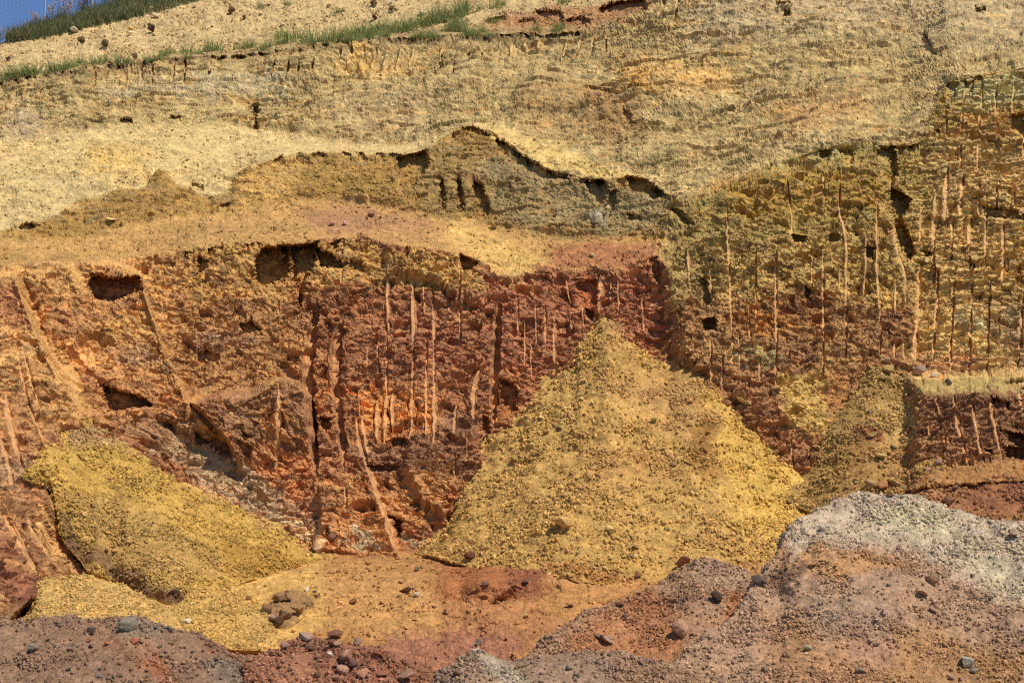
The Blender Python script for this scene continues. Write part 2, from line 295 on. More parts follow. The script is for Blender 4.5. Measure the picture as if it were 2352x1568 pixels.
# hollows, scars and undercut pockets (depth in metres)
HOLES = [
 ([(912, 362), (960, 352), (977, 345), (984, 380), (972, 402), (950, 428), (918, 432)], .42), ([(1009, 416), (1022, 408), (1024, 482), (1011, 487)], .22),
 ([(1047, 415), (1060, 408), (1067, 482), (1052, 487)], .25), ([(1088, 416), (1106, 424), (1128, 480), (1118, 492), (1090, 504)], .36),
 ([(1058, 296), (1085, 290), (1110, 300), (1126, 316), (1100, 314), (1078, 306), (1062, 318)], .28), ([(1135, 318), (1166, 331), (1205, 361), (1262, 394), (1300, 408), (1248, 412), (1198, 388), (1150, 352)], .26),
 ([(1343, 416), (1385, 412), (1398, 440), (1376, 472), (1352, 446)], .34), ([(1438, 405), (1484, 412), (1528, 446), (1500, 458), (1478, 442), (1452, 440)], .32), ([(1400, 442), (1414, 436), (1416, 470), (1400, 500), (1385, 505)], .22),
 ([(586, 592), (604, 570), (664, 564), (666, 622), (652, 640), (622, 655), (600, 662), (586, 640)], .9), ([(668, 566), (723, 560), (727, 600), (702, 640), (690, 705), (674, 640)], .7),
 ([(728, 570), (768, 588), (792, 604), (790, 614), (735, 614)], .6), ([(796, 600), (830, 602), (838, 622), (806, 628)], .2),
 ([(198, 650), (215, 632), (262, 640), (322, 634), (326, 664), (262, 694), (218, 688)], .75), ([(236, 882), (262, 892), (300, 905), (334, 916), (350, 932), (300, 937), (254, 945), (247, 934)], .55),
 ([(449, 990), (464, 1004), (482, 1014), (452, 1019)], .3), ([(1054, 582), (1086, 596), (1098, 606), (1082, 622), (1060, 622)], .4),
 ([(455, 588), (476, 600), (479, 642), (466, 648), (457, 620)], .24), ([(1613, 736), (1641, 729), (1646, 757), (1618, 757)], .42),
 ([(2042, 430), (2060, 436), (2086, 452), (2092, 460), (2072, 500), (2087, 540), (2106, 582), (2083, 600), (2064, 560), (2051, 500)], .55), ([(2012, 346), (2052, 336), (2062, 390), (2048, 432), (2020, 402)], .36),
 ([(1880, 345), (1910, 345), (1900, 378), (1886, 365)], .2), ([(1938, 345), (1962, 345), (1958, 378), (1944, 372)], .2),
 ([(1374, 22), (1402, 9), (1480, -4), (1487, 20), (1452, 36), (1420, 42), (1386, 42)], .6), ([(1231, 26), (1288, 28), (1297, 58), (1266, 64), (1236, 58)], .42), ([(1300, 46), (1330, 38), (1358, 48), (1346, 60), (1302, 58)], .36), ([(1118, 46), (1160, 36), (1165, 44), (1140, 58), (1115, 58)], .3), ([(1190, 46), (1228, 42), (1232, 60), (1195, 60)], .25),
 ([(1150, 868), (1176, 878), (1192, 900), (1186, 942), (1160, 952), (1150, 930)], .32), ([(893, 1185), (910, 1188), (932, 1200), (926, 1222), (914, 1232), (903, 1202)], .36),
 ([(1108, 958), (1122, 960), (1124, 990), (1112, 1040), (1100, 1040), (1106, 1000)], .25), ([(900, 1010), (935, 1008), (930, 1022), (902, 1022)], .25), ([(848, 1068), (925, 1068), (915, 1082), (850, 1082)], .25),
 ([(735, 960), (760, 958), (760, 985), (738, 990)], .25), ([(2345, 890), (2420, 880), (2420, 960), (2350, 950)], .4), ([(2274, 912), (2320, 926), (2316, 940), (2280, 938)], .3), ([(2300, 985), (2352, 1000), (2352, 1030), (2306, 1010)], .3), ([(2305, 1022), (2352, 1030), (2352, 1056), (2306, 1056)], .4), ([(2262, 1030), (2280, 1034), (2282, 1044), (2268, 1042)], .25),
 ([(1820, 540), (1850, 544), (1846, 556), (1822, 557)], .3), ([(1900, 542), (1925, 536), (1932, 548), (1908, 556)], .25), ([(1990, 566), (2008, 570), (2004, 590), (1992, 588)], .3), ([(2118, 576), (2140, 580), (2136, 590), (2120, 590)], .25), ([(2228, 606), (2246, 604), (2240, 616), (2230, 614)], .2), ([(1848, 655), (1864, 665), (1860, 690), (1848, 684)], .3), ([(2332, 612), (2346, 614), (2344, 630), (2334, 626)], .25), ([(2254, 470), (2300, 478), (2330, 482), (2352, 492), (2352, 506), (2300, 502), (2264, 500)], .22),
 ([(1440, 490), (1475, 498), (1470, 510), (1442, 504)], .15), ([(1540, 480), (1560, 482), (1592, 514), (1570, 512)], .3), ([(1430, 790), (1470, 810), (1490, 820), (1480, 836), (1440, 820)], .2), ([(1346, 710), (1364, 714), (1366, 736), (1350, 728)], .3),
 ([(1325, 650), (1372, 640), (1370, 700), (1330, 705)], .26), ([(1488, 594), (1506, 590), (1522, 620), (1520, 650), (1505, 640)], .2), ([(1600, 640), (1620, 640), (1634, 690), (1630, 700), (1612, 690)], .22),
 ([(580, 240), (592, 236), (594, 296), (584, 300)], .35), ([(2150, 295), (2160, 300), (2152, 312), (2140, 306)], .3), ([(2325, 265), (2352, 262), (2352, 310), (2322, 296)], .35), ([(2176, 190), (2200, 190), (2196, 225), (2180, 225)], .2), ([(2216, 190), (2238, 186), (2236, 215), (2220, 220)], .2),
 ([(1800, 28), (1816, 28), (1812, 46), (1800, 46)], .25), ([(1780, 6), (1816, 4), (1816, 12), (1786, 14)], .25), ([(2238, 22), (2260, 24), (2256, 34), (2240, 32)], .25), ([(2112, 118), (2122, 72), (2126, 74), (2150, 124), (2116, 128)], .22),
 ([(1340, 195), (1400, 205), (1420, 230), (1380, 225), (1345, 215)], .15), ([(1430, 255), (1450, 262), (1450, 288), (1436, 284)], .18), ([(440, 420), (470, 428), (462, 444), (436, 440)], .2), ([(505, 470), (530, 466), (520, 485), (506, 482)], .2),
 ([(34, 524), (70, 512), (94, 520), (60, 530)], .3), ([(270, 275), (305, 275), (300, 285), (276, 285)], .25), ([(390, 268), (418, 268), (416, 276), (394, 276)], .2), ([(455, 810), (475, 806), (472, 835), (456, 840)], .2), ([(545, 745), (580, 735), (600, 760), (560, 775)], .22), ([(470, 800), (505, 815), (500, 835), (475, 830)], .22), ([(640, 840), (655, 830), (690, 870), (672, 880)], .2), ([(120, 1010), (170, 1070), (150, 1080)], .0),
]
hw = fbm(U / 9, V / 9, 31, 4, .65) * 6.0
_hb, _he, lipr = blocks(U / 17, V / 60, 37)
HM = np.zeros(V.shape, F4)
for poly, d in HOLES:
    if d > 0:
        m = polymask(poly, U + 1.5 * hw, V + 1.2 * np.roll(hw, 40, 0), 4.0); Y += .8 * d * m; HM = np.maximum(HM, 4 * m * (1 - m) + .4 * m)
# overhanging lips
und = fbm(U / 34, V / 200, 41, 3)
q = line_below(L4, 7, 26) * np.interp(us, [0, 180, 400, 560, 640, 900, 1000, 1060, 1400, 1520, 1600, 1900, 2050, 2150, 2352], [.10, .0, .02, .02, .12, .26, .10, .26, .20, .16, .02, .08, .10, .16, .20])[None, :]
Y += q * np.clip(0.35 + 1.6 * und, 0, 1.7) * (.25 + 1.3 * lipr)
q = line_below(L2, 10, 60) * np.interp(us, [0, 300, 420, 590, 800, 860, 1000, 1120, 1300, 1520, 1600], [.02, .06, .10, .22, .22, .05, .04, .02, .04, .04, 0])[None, :]
Y += q * (.3 + 1.2 * lipr) * np.clip(0.5 + 1.6 * fbm(U / 22, V / 120, 43, 3), 0, 1.6)
q = line_below(L6, 5, 16) * 0.24 * (U < 1330)
Y += q * np.clip(0.4 + 1.6 * fbm(U / 14, V / 90, 44, 3), 0, 1.6)

# ------------------------------------------------------------------ tooth marks of the excavator bucket: points (u, v), width in sheet units, depth in metres
T = [
 ([(730, 687), (723, 730), (714, 784), (707, 822), (709, 909), (716, 974), (722, 1034), (731, 1104)], 22, .30), ([(788, 717), (773, 784), (769, 847), (775, 914), (782, 974), (788, 1034), (790, 1084)], 17, .22), ([(790, 575), (786, 620), (783, 655)], 7, .06),
 ([(1148, 690), (1143, 784), (1140, 809), (1137, 884), (1135, 976)], 19, .26), ([(892, 590), (890, 680), (892, 764)], 8, .06), ([(943, 600), (947, 667), (952, 784), (948, 896), (945, 972), (940, 1020)], 8, .06), ([(973, 650), (975, 724)], 5, .04), ([(980, 772), (980, 872), (977, 1009)], 5, .04),
 ([(990, 642), (997, 704), (998, 784), (998, 896), (1000, 959), (994, 1034)], 8, .07), ([(1031, 657), (1034, 720)], 5, .04), ([(1055, 582), (1057, 690)], 5, .05), ([(1055, 705), (1059, 790)], 6, .05), ([(889, 770), (889, 896), (885, 984), (881, 1024)], 8, .06), ([(868, 780), (869, 862)], 6, .05), ([(867, 915), (865, 1010)], 9, .06), ([(900, 900), (900, 982)], 7, .04),
 ([(844, 799), (844, 856)], 4, .04), ([(824, 890), (827, 956)], 4, .04), ([(1100, 846), (1088, 904), (1090, 970)], 12, .08), ([(1049, 922), (1042, 998)], 7, .06), ([(1073, 996), (1074, 1062)], 4, .04), ([(1044, 1040), (1044, 1090)], 4, .03), ([(640, 876), (642, 959), (638, 1034), (635, 1088)], 10, .06), ([(818, 960), (830, 1021), (845, 1071), (863, 1121), (882, 1176), (900, 1235), (916, 1274)], 14, .15), ([(832, 955), (838, 1000), (848, 1064)], 9, .06),
 ([(795, 1118), (795, 1178)], 9, .05), ([(1253, 704), (1254, 788)], 8, .05), ([(1275, 720), (1273, 784), (1273, 836)], 6, .05), ([(1312, 715), (1313, 757)], 5, .04), ([(1378, 628), (1376, 720)], 9, .05), ([(1402, 645), (1404, 708)], 4, .04), ([(1420, 643), (1422, 730)], 6, .05), ([(1473, 678), (1480, 766)], 4, .04), ([(1526, 680), (1528, 744)], 4, .04), ([(1220, 780), (1221, 874)], 4, .04), ([(1205, 730), (1206, 850)], 4, .03), ([(1188, 878), (1189, 936)], 7, .05), ([(1230, 690), (1233, 790)], 4, .03), ([(1338, 700), (1340, 750)], 4, .03), ([(1190, 690), (1190, 770)], 5, .03), ([(1300, 640), (1308, 690)], 4, .03),
 ([(1633, 776), (1634, 880)], 9, .06), ([(1660, 820), (1660, 896)], 7, .05), ([(1698, 760), (1700, 856)], 6, .05), ([(1683, 776), (1683, 848)], 4, .04), ([(1756, 787), (1746, 822), (1746, 880)], 6, .05), ([(1578, 570), (1583, 620), (1588, 670)], 5, .06), ([(1671, 470), (1673, 592), (1678, 667), (1681, 742), (1681, 788)], 6, .05), ([(1630, 610), (1638, 695)], 5, .04), ([(1736, 565), (1736, 667), (1738, 770)], 4, .04), ([(1720, 700), (1722, 790)], 4, .03),
 ([(1783, 558), (1783, 667), (1784, 784), (1781, 888)], 8, .06), ([(1809, 422), (1818, 492), (1818, 570)], 5, .05), ([(1891, 398), (1894, 470)], 6, .05), ([(1891, 560), (1891, 784), (1891, 876)], 6, .05), ([(1926, 388), (1929, 492), (1939, 512), (1946, 580), (1944, 692), (1943, 784), (1941, 846)], 8, .07), ([(1990, 530), (1988, 617), (1984, 684)], 5, .05), ([(2014, 450), (2015, 617), (2021, 705), (2022, 784), (2022, 826)], 7, .06), ([(2046, 458), (2054, 517), (2061, 580), (2076, 612), (2081, 642), (2080, 696)], 7, .07), ([(2058, 635), (2056, 720)], 5, .05), ([(2116, 472), (2114, 565)], 6, .06), ([(1866, 575), (1865, 660)], 4, .03), ([(1930, 615), (1927, 665)], 4, .04), ([(2054, 785), (2055, 826)], 6, .04), ([(2076, 785), (2076, 832)], 6, .04),
 ([(2113, 608), (2109, 717), (2104, 784), (2101, 834)], 10, .08), ([(2149, 438), (2145, 567), (2143, 664)], 8, .07), ([(2154, 628), (2151, 717), (2146, 784), (2143, 834)], 8, .07), ([(2176, 392), (2174, 440), (2170, 508)], 11, .06), ([(2188, 498), (2184, 608)], 6, .06), ([(2193, 618), (2189, 717), (2184, 784), (2184, 850)], 9, .07), ([(2212, 408), (2206, 496)], 9, .06), ([(2228, 494), (2224, 645)], 7, .06), ([(2233, 618), (2230, 784), (2224, 858)], 9, .07), ([(2249, 418), (2248, 495)], 8, .06), ([(2265, 482), (2263, 632)], 6, .06), ([(2275, 638), (2273, 717), (2269, 784), (2266, 858)], 9, .08), ([(2289, 434), (2288, 484)], 6, .05), ([(2306, 475), (2305, 617), (2296, 717), (2291, 770)], 7, .09), ([(2329, 438), (2331, 494)], 7, .05), ([(2350, 670), (2345, 790), (2335, 854)], 9, .10),
 ([(2177, 192), (2175, 242)], 6, .06), ([(2173, 258), (2173, 318)], 6, .06), ([(2211, 255), (2209, 300)], 6, .05), ([(2289, 204), (2286, 298)], 6, .06), ([(2330, 192), (2325, 264)], 7, .06), ([(2216, 188), (2214, 240)], 5, .05), ([(2256, 190), (2254, 250)], 5, .05), ([(2250, 260), (2248, 300)], 5, .04), ([(2207, 340), (2206, 395)], 5, .04), ([(2205, 150), (2200, 180)], 4, .03), ([(2352, 300), (2352, 380)], 6, .05), ([(2246, 330), (2246, 400)], 5, .04),
 ([(2114, 902), (2116, 942)], 6, .06), ([(2151, 910), (2159, 954)], 6, .06), ([(2191, 905), (2199, 971), (2214, 1021), (2225, 1074)], 8, .09), ([(2233, 920), (2239, 959), (2251, 1021), (2262, 1070)], 8, .08), ([(2271, 905), (2279, 946), (2291, 996), (2302, 1062)], 8, .09), ([(2341, 900), (2349, 958)], 8, .09), ([(2169, 988), (2173, 1032)], 6, .05), ([(2133, 970), (2137, 1008)], 5, .04), ([(2325, 1015), (2328, 1055)], 4, .05),
 ([(1815, 996), (1819, 1030), (1824, 1075)], 6, .06), ([(1856, 1028), (1860, 1062)], 5, .05), ([(1862, 1070), (1872, 1116)], 5, .05), ([(1891, 1062), (1894, 1106)], 6, .06), ([(1930, 996), (1932, 1025)], 5, .05),
 ([(41, 814), (62, 921), (95, 996), (108, 1032)], 7, .08), ([(55, 809), (75, 889), (95, 946)], 7, .08), ([(12, 900), (25, 971), (42, 1046), (54, 1082)], 13, .12), ([(0, 1000), (18, 1060), (30, 1120)], 10, .06), ([(8, 1180), (50, 1250), (90, 1320)], 12, .08), ([(60, 1180), (95, 1250), (140, 1310)], 10, .07), ([(30, 1200), (66, 1270)], 8, .07),
]
for i, x in enumerate([275, 300, 327, 352, 400, 427, 483]):
    T.append(([(x, 152 - (x - 275) * .1), (x - 2, 172), (x - 5 - i % 3, 205 - (x - 275) * .12 + 8 * (i % 2))], 8, .14))
for i, (x, y0, y1) in enumerate([(633, 120, 180), (665, 118, 185), (693, 118, 172), (724, 118, 165), (780, 116, 152), (806, 112, 146), (834, 112, 150), (863, 108, 156), (890, 106, 150), (920, 102, 156), (950, 104, 150), (1013, 100, 175), (1045, 104, 182), (1076, 108, 152), (1106, 108, 150), (1146, 90, 156), (1176, 92, 150), (1207, 86, 108), (1240, 86, 112), (1361, 80, 150), (1391, 68, 166), (165, 160, 186), (188, 160, 182), (216, 168, 222), (244, 160, 190), (60, 190, 226), (26, 204, 246), (96, 186, 220), (605, 130, 160), (1523, -10, 38), (1556, -10, 62), (1300, 90, 140), (1330, 84, 140)]):
    T.append(([(x + (3 if x > 500 else 4), y0), (x, (y0 + y1) / 2), (x - (y1 - y0) * (.22 if x < 1000 or x > 1290 else .05), y1)], 8 if x < 1500 else 10, .13 if x < 1500 else .14))
GRO = np.zeros(V.shape, F4); SMO = np.zeros(V.shape, F4); SMEAR_LIT = np.zeros(V.shape, F4)
for i, (pts, w, d) in enumerate(T):
    p = np.array(pts, float); w *= 1.12 if d > .2 else (1.15 if p[0, 0] > 2085 else 1.0)
    c0 = np.searchsorted(us, p[:, 0].min() - 2 * w); c1 = np.searchsorted(us, p[:, 0].max() + 2 * w)
    uu = U[:, c0:c1]; vv = V[:, c0:c1]
    ins = (vv > p[0, 1] - 3) & (vv < p[-1, 1] + 3)
    wv = 1 + 0.45 * perlin(vv / 23, np.full_like(vv, i * 7.3), 77)
    q = (uu - np.interp(vv, p[:, 1], p[:, 0]) + 1.3 * perlin(vv / 31, np.full_like(vv, i * 3.1), 78)) / (w * wv) 
    tt = (vv - p[0, 1]) / (p[-1, 1] - p[0, 1])
    tap0 = np.clip(np.minimum(tt, 1 - tt) * 5, 0.05, 1) ** .5; q = q / tap0 + 0.5
    tap = np.clip(np.minimum(tt, 1 - tt) * min(9, (p[-1, 1] - p[0, 1]) / 8), 0, 1)
    slot = d > .2; a_ = .3 if slot else .68; b_ = .06 if slot else .32
    if not slot and p[0, 1] > 250: d *= .95 if p[0, 0] > 2085 else .7
    prof = np.where(q < a_, q / a_, np.minimum(1, (1 - q) / b_)); prof = np.clip(prof, 0, 1) * tap * ins
    GRO[:, c0:c1] = np.maximum(GRO[:, c0:c1], prof * d * wv)
    inside = sstep(-0.2, 0.02, q) * (1 - sstep(0.8, 1.05, q)) * (tap > 0.02) * ins
    SMO[:, c0:c1] = np.maximum(SMO[:, c0:c1], inside)
    SMEAR_LIT[:, c0:c1] = np.maximum(SMEAR_LIT[:, c0:c1], inside * np.clip(tap * 2, 0, 1) * np.clip(.85 + .55 * perlin(vv / 17, np.full_like(vv, i * 5.7), 79), .3, 1) * (0.35 if slot else 1) * (1 if p[0, 1] > 250 else 0.25))
# scraped bands: smooth, slightly proud; their sandy tone also paints sunlit brightness
BANDS = [([(20, 610), (40, 620), (70, 690), (105, 775), (150, 830), (180, 900), (203, 950), (190, 955), (160, 900), (120, 850), (80, 780), (45, 690)], .10), ([(300, 608), (318, 615), (350, 690), (372, 784), (400, 846), (428, 905), (445, 930), (490, 978), (530, 1020), (510, 1022), (470, 985), (430, 935), (410, 890), (380, 820), (345, 730), (318, 650)], .10), ([(155, 604), (165, 606), (185, 660), (190, 690), (178, 680)], .08), ([(425, 928), (440, 915), (475, 897), (515, 882), (512, 892), (470, 912), (442, 930)], .06), ([(520, 940), (560, 920), (600, 897), (620, 868), (640, 868), (618, 895), (580, 912), (545, 932)], .07), ([(562, 945), (600, 938), (620, 945), (600, 952)], .03), ([(752, 1115), (790, 1116), (828, 1088), (832, 1100), (806, 1118), (775, 1128)], .05)]
BANDM = np.zeros(V.shape, F4)
for poly, d in BANDS:
    m = polymask(poly, U + hw * 0.9, V + hw * .6, 7); Y -= d * m; SMO = np.maximum(SMO, m * 0.7); BANDM = np.maximum(BANDM, m)
Y += GRO * .85
P = world(U, V, Y)
P[0] += np.array([0, 0.6, -0.3]); N = normals(P)
N = np.stack([blur_u(blur_v(N[..., k], 3), 3) for k in range(3)], -1); N /= np.linalg.norm(N, axis=-1, keepdims=True)

# ------------------------------------------------------------------ broken surface of the wall
X = P[..., 0]; S = P[..., 2] + 0.75 * P[..., 1]
bu = lambda xs, ys: np.interp(us, xs, ys)[None, :]
band_is = lambda *k: np.isin(BAND, k)
ROUGH = np.select([BAND <= 1, BAND == 2, BAND == 3, BAND == 4, BAND == 5, BAND == 6, BAND >= 7], [.25, 1.0, .3, .85, .15, .9, .3]).astype(F4)
right_face = sstep(1515, 1545, U) * (BAND <= 4) * (BAND >= 2); ROUGH = np.maximum(ROUGH, right_face)
ROUGH = np.where((BAND == 5) & (U > 1450), .45, ROUGH)
ROUGH = blur_u(blur_v(ROUGH, 4), 4)
ROUGH *= 1 - 0.55 * polymask([(540, 420), (600, 375), (760, 360), (900, 370), (900, 430), (700, 470), (560, 480)], U, V, 15)
ROUGH *= 1 - 0.45 * polymask([(1820, 850), (1960, 850), (2000, 1000), (1880, 1010), (1800, 940)], U, V, 20)
ROUGH *= 1 - .7 * polymask([(2080, 860), (2420, 855), (2420, 905), (2090, 910)], U, V, 8)
xw = X + 0.08 * fbm(X * 2.2, S * 2.2, 60, 3); sw = S + 0.08 * fbm(X * 2.2, S * 2.2, 61, 3)
b1, e1, r1 = blocks(xw / 0.48, sw / 0.36 + 0.2 * xw, 71); b2, e2, r2 = blocks(xw / 0.22, sw / 0.17 + 0.5 * xw, 72); b3, e3, r3 = blocks(xw / 0.115, sw / 0.095 - 0.3 * xw, 73, 1.0); b4, e4, r4 = blocks(xw / 0.055, sw / 0.055, 74, 1.0)
patch = np.clip(0.75 + 1.1 * fbm(X / 0.9, S / 0.7, 80, 3), 0.15, 1.6)
patch2 = np.clip(0.8 + 1.2 * fbm(X / 0.4, S / 0.3, 81, 3), 0.1, 1.7)
s1, c1 = stones(X / 0.16, S / 0.14, 91); s2, c2 = stones(X / 0.075, S / 0.066, 92); s3, c3 = stones(X / 0.034 , S / 0.030, 93)
pits = .13 * sstep(.86, .9, r2) * sstep(.03, .10, e2) * patch2 + .05 * sstep(.86, .9, r3) * sstep(.03, .12, e3)
CG = np.clip(-(N * (P / np.linalg.norm(P, axis=-1, keepdims=True))).sum(-1) / .75, .25, 1)
CR = 1 - .2 * band_is(4)
SOILY = blur_v(band_is(4, 5, 6, 7).astype(F4), 5) * (1 - right_face) * np.where(BAND == 4, .6, 1); SOILY = blur_u(SOILY, 26)
xq = X + .12 * fbm(X * 1.7, S * 1.7, 160, 3); sq = S + .12 * fbm(X * 1.7, S * 1.7, 161, 3) + .12 * X
soilp = np.clip(.75 + 1.3 * fbm(X / 1.6, S / 1.1, 164, 4), .12, 1.7)
crease = np.clip(.22 - np.abs(fbm(xq / .5, sq / .2, 166, 4)), 0, .22) * sstep(.8, 1.3, soilp)
bed = S / .34 + .5 * fbm(X / 1.2, S / .8, 170, 3) + .05 * X; bed = bed - np.floor(bed); bed2 = S / .13 + .6 * fbm(X / .5, S / .4, 171, 3); bed2 = bed2 - np.floor(bed2)
bedm = sstep(.05, .35, fbm(X / 1.4, S / .5, 172, 3)); bedm2 = sstep(.0, .4, fbm(X / .8, S / .3, 173, 3))
soil_rock = 0.42 * fbm(X / 2.2, S / 1.5, 62, 4) + .10 * bedm * (1 - bed) * (bed > .06) + .05 * bedm2 * (1 - bed2) + soilp * (0.15 * fbm(xq / .48, sq / .24, 162, 6, .62) + 0.06 * np.abs(fbm(xq / .16, sq / .085, 163, 4, .6))) - .28 * crease + .03 * b2 * patch + (.4 + .6 * CG) * (.020 * b3 * patch2 + .012 * b4 + .045 * s2 * sstep(.6, 1.3, soilp) + .032 * s3)
teeth_bed = right_face * sstep(2060, 2140, U) * (.05 * (1 - bed) * bedm + .04 * (1 - bed2))
rock = teeth_bed + 0.20 * fbm(X / 1.5, S / 1.2, 62, 4) + 0.055 * b1 * patch + 0.055 * b2 * patch2 - pits + CR * .85 * (.4 + .6 * CG) * (0.060 * b3 * patch2 + 0.022 * b4 + 0.11 * s1 * sstep(.5, 1.2, patch2) + 0.10 * s2 * (.3 + .7 * patch2) + 0.05 * s3)
gp = sstep(-.28, .25, fbm(X / 0.8, S / 0.6, 82, 4))
grav = 0.16 * sstep(.2, 1, soilp) * fbm(xq / .42, sq / .3, 168, 5, .6) + 0.14 * fbm(X / 1.1, S / 0.8, 63, 5) + CG ** 1.6 * (gp * (0.085 * s1 * sstep(-.1, .3, fbm(X / .5, S / .5, 83, 3)) + 0.06 * s2) + 0.032 * s3)
rock = rock + (soil_rock - rock) * SOILY
gj = np.abs(np.gradient(Y, axis=0)); gj = blur_v(gj, 2)
CALM = (1 - .8 * np.clip(blur_v(HM, 2), 0, 1)) / (1 + (gj / .055) ** 2)
D = CALM * ROUGH * rock * (1 - 0.86 * SMO) + (.3 + .7 * CALM) * (1 - ROUGH) * grav * (1 - 0.8 * SMO) + 0.006 * fbm(X / 0.06, S / 0.06, 64, 3)
edge = sstep(0, 25, V - top[None, :])
Pd = P + N * (D * edge)[..., None]

# ------------------------------------------------------------------ pigments of the strata
AK = 0.93
def C(r, g, b):
    c = lin((r, g, b)) * AK; g = c @ np.array([.3, .6, .1], F4)
    return (c + (g - c) * F4(0.10)) * np.array([1.03, 1.0, .90], F4)
def paint(A, m, c): return A + (np.asarray(c, F4) - A) * m[..., None]
cw_u = U + ROUGH * (34 * (r2 - .5) + 22 * (r3 - .5) + 12 * (r4 - .5)) + 16 * fbm(U / 60, V / 45, 101, 4) + 5 * fbm(U / 12, V / 9, 102, 2); cw_v = V + ROUGH * (30 * (c1 - .5) * 0 + 30 * (r3 - .5) + 24 * (r1 - .5)) + 14 * fbm(U / 60, V / 45, 103, 4) + 5 * fbm(U / 12, V / 9, 104, 2)
base = [C(172, 122, 66), C(172, 122, 66), C(138, 84, 52), C(206, 158, 86), C(170, 132, 62), C(220, 188, 122), C(192, 166, 106), C(184, 156, 104), C(202, 172, 116)]
A = np.zeros(V.shape + (3,), F4)
for k in range(9): A[BAND == k] = base[k]
A = np.stack([blur_u(blur_v(A[..., k], 3), 3) for k in range(3)], -1)
n1 = fbm(X / 0.9, S / 0.5, 110, 5); n2 = fbm(X / 0.35, S / 0.22, 111, 4); n3 = fbm(X / 2.2, S / 0.25, 112, 4)
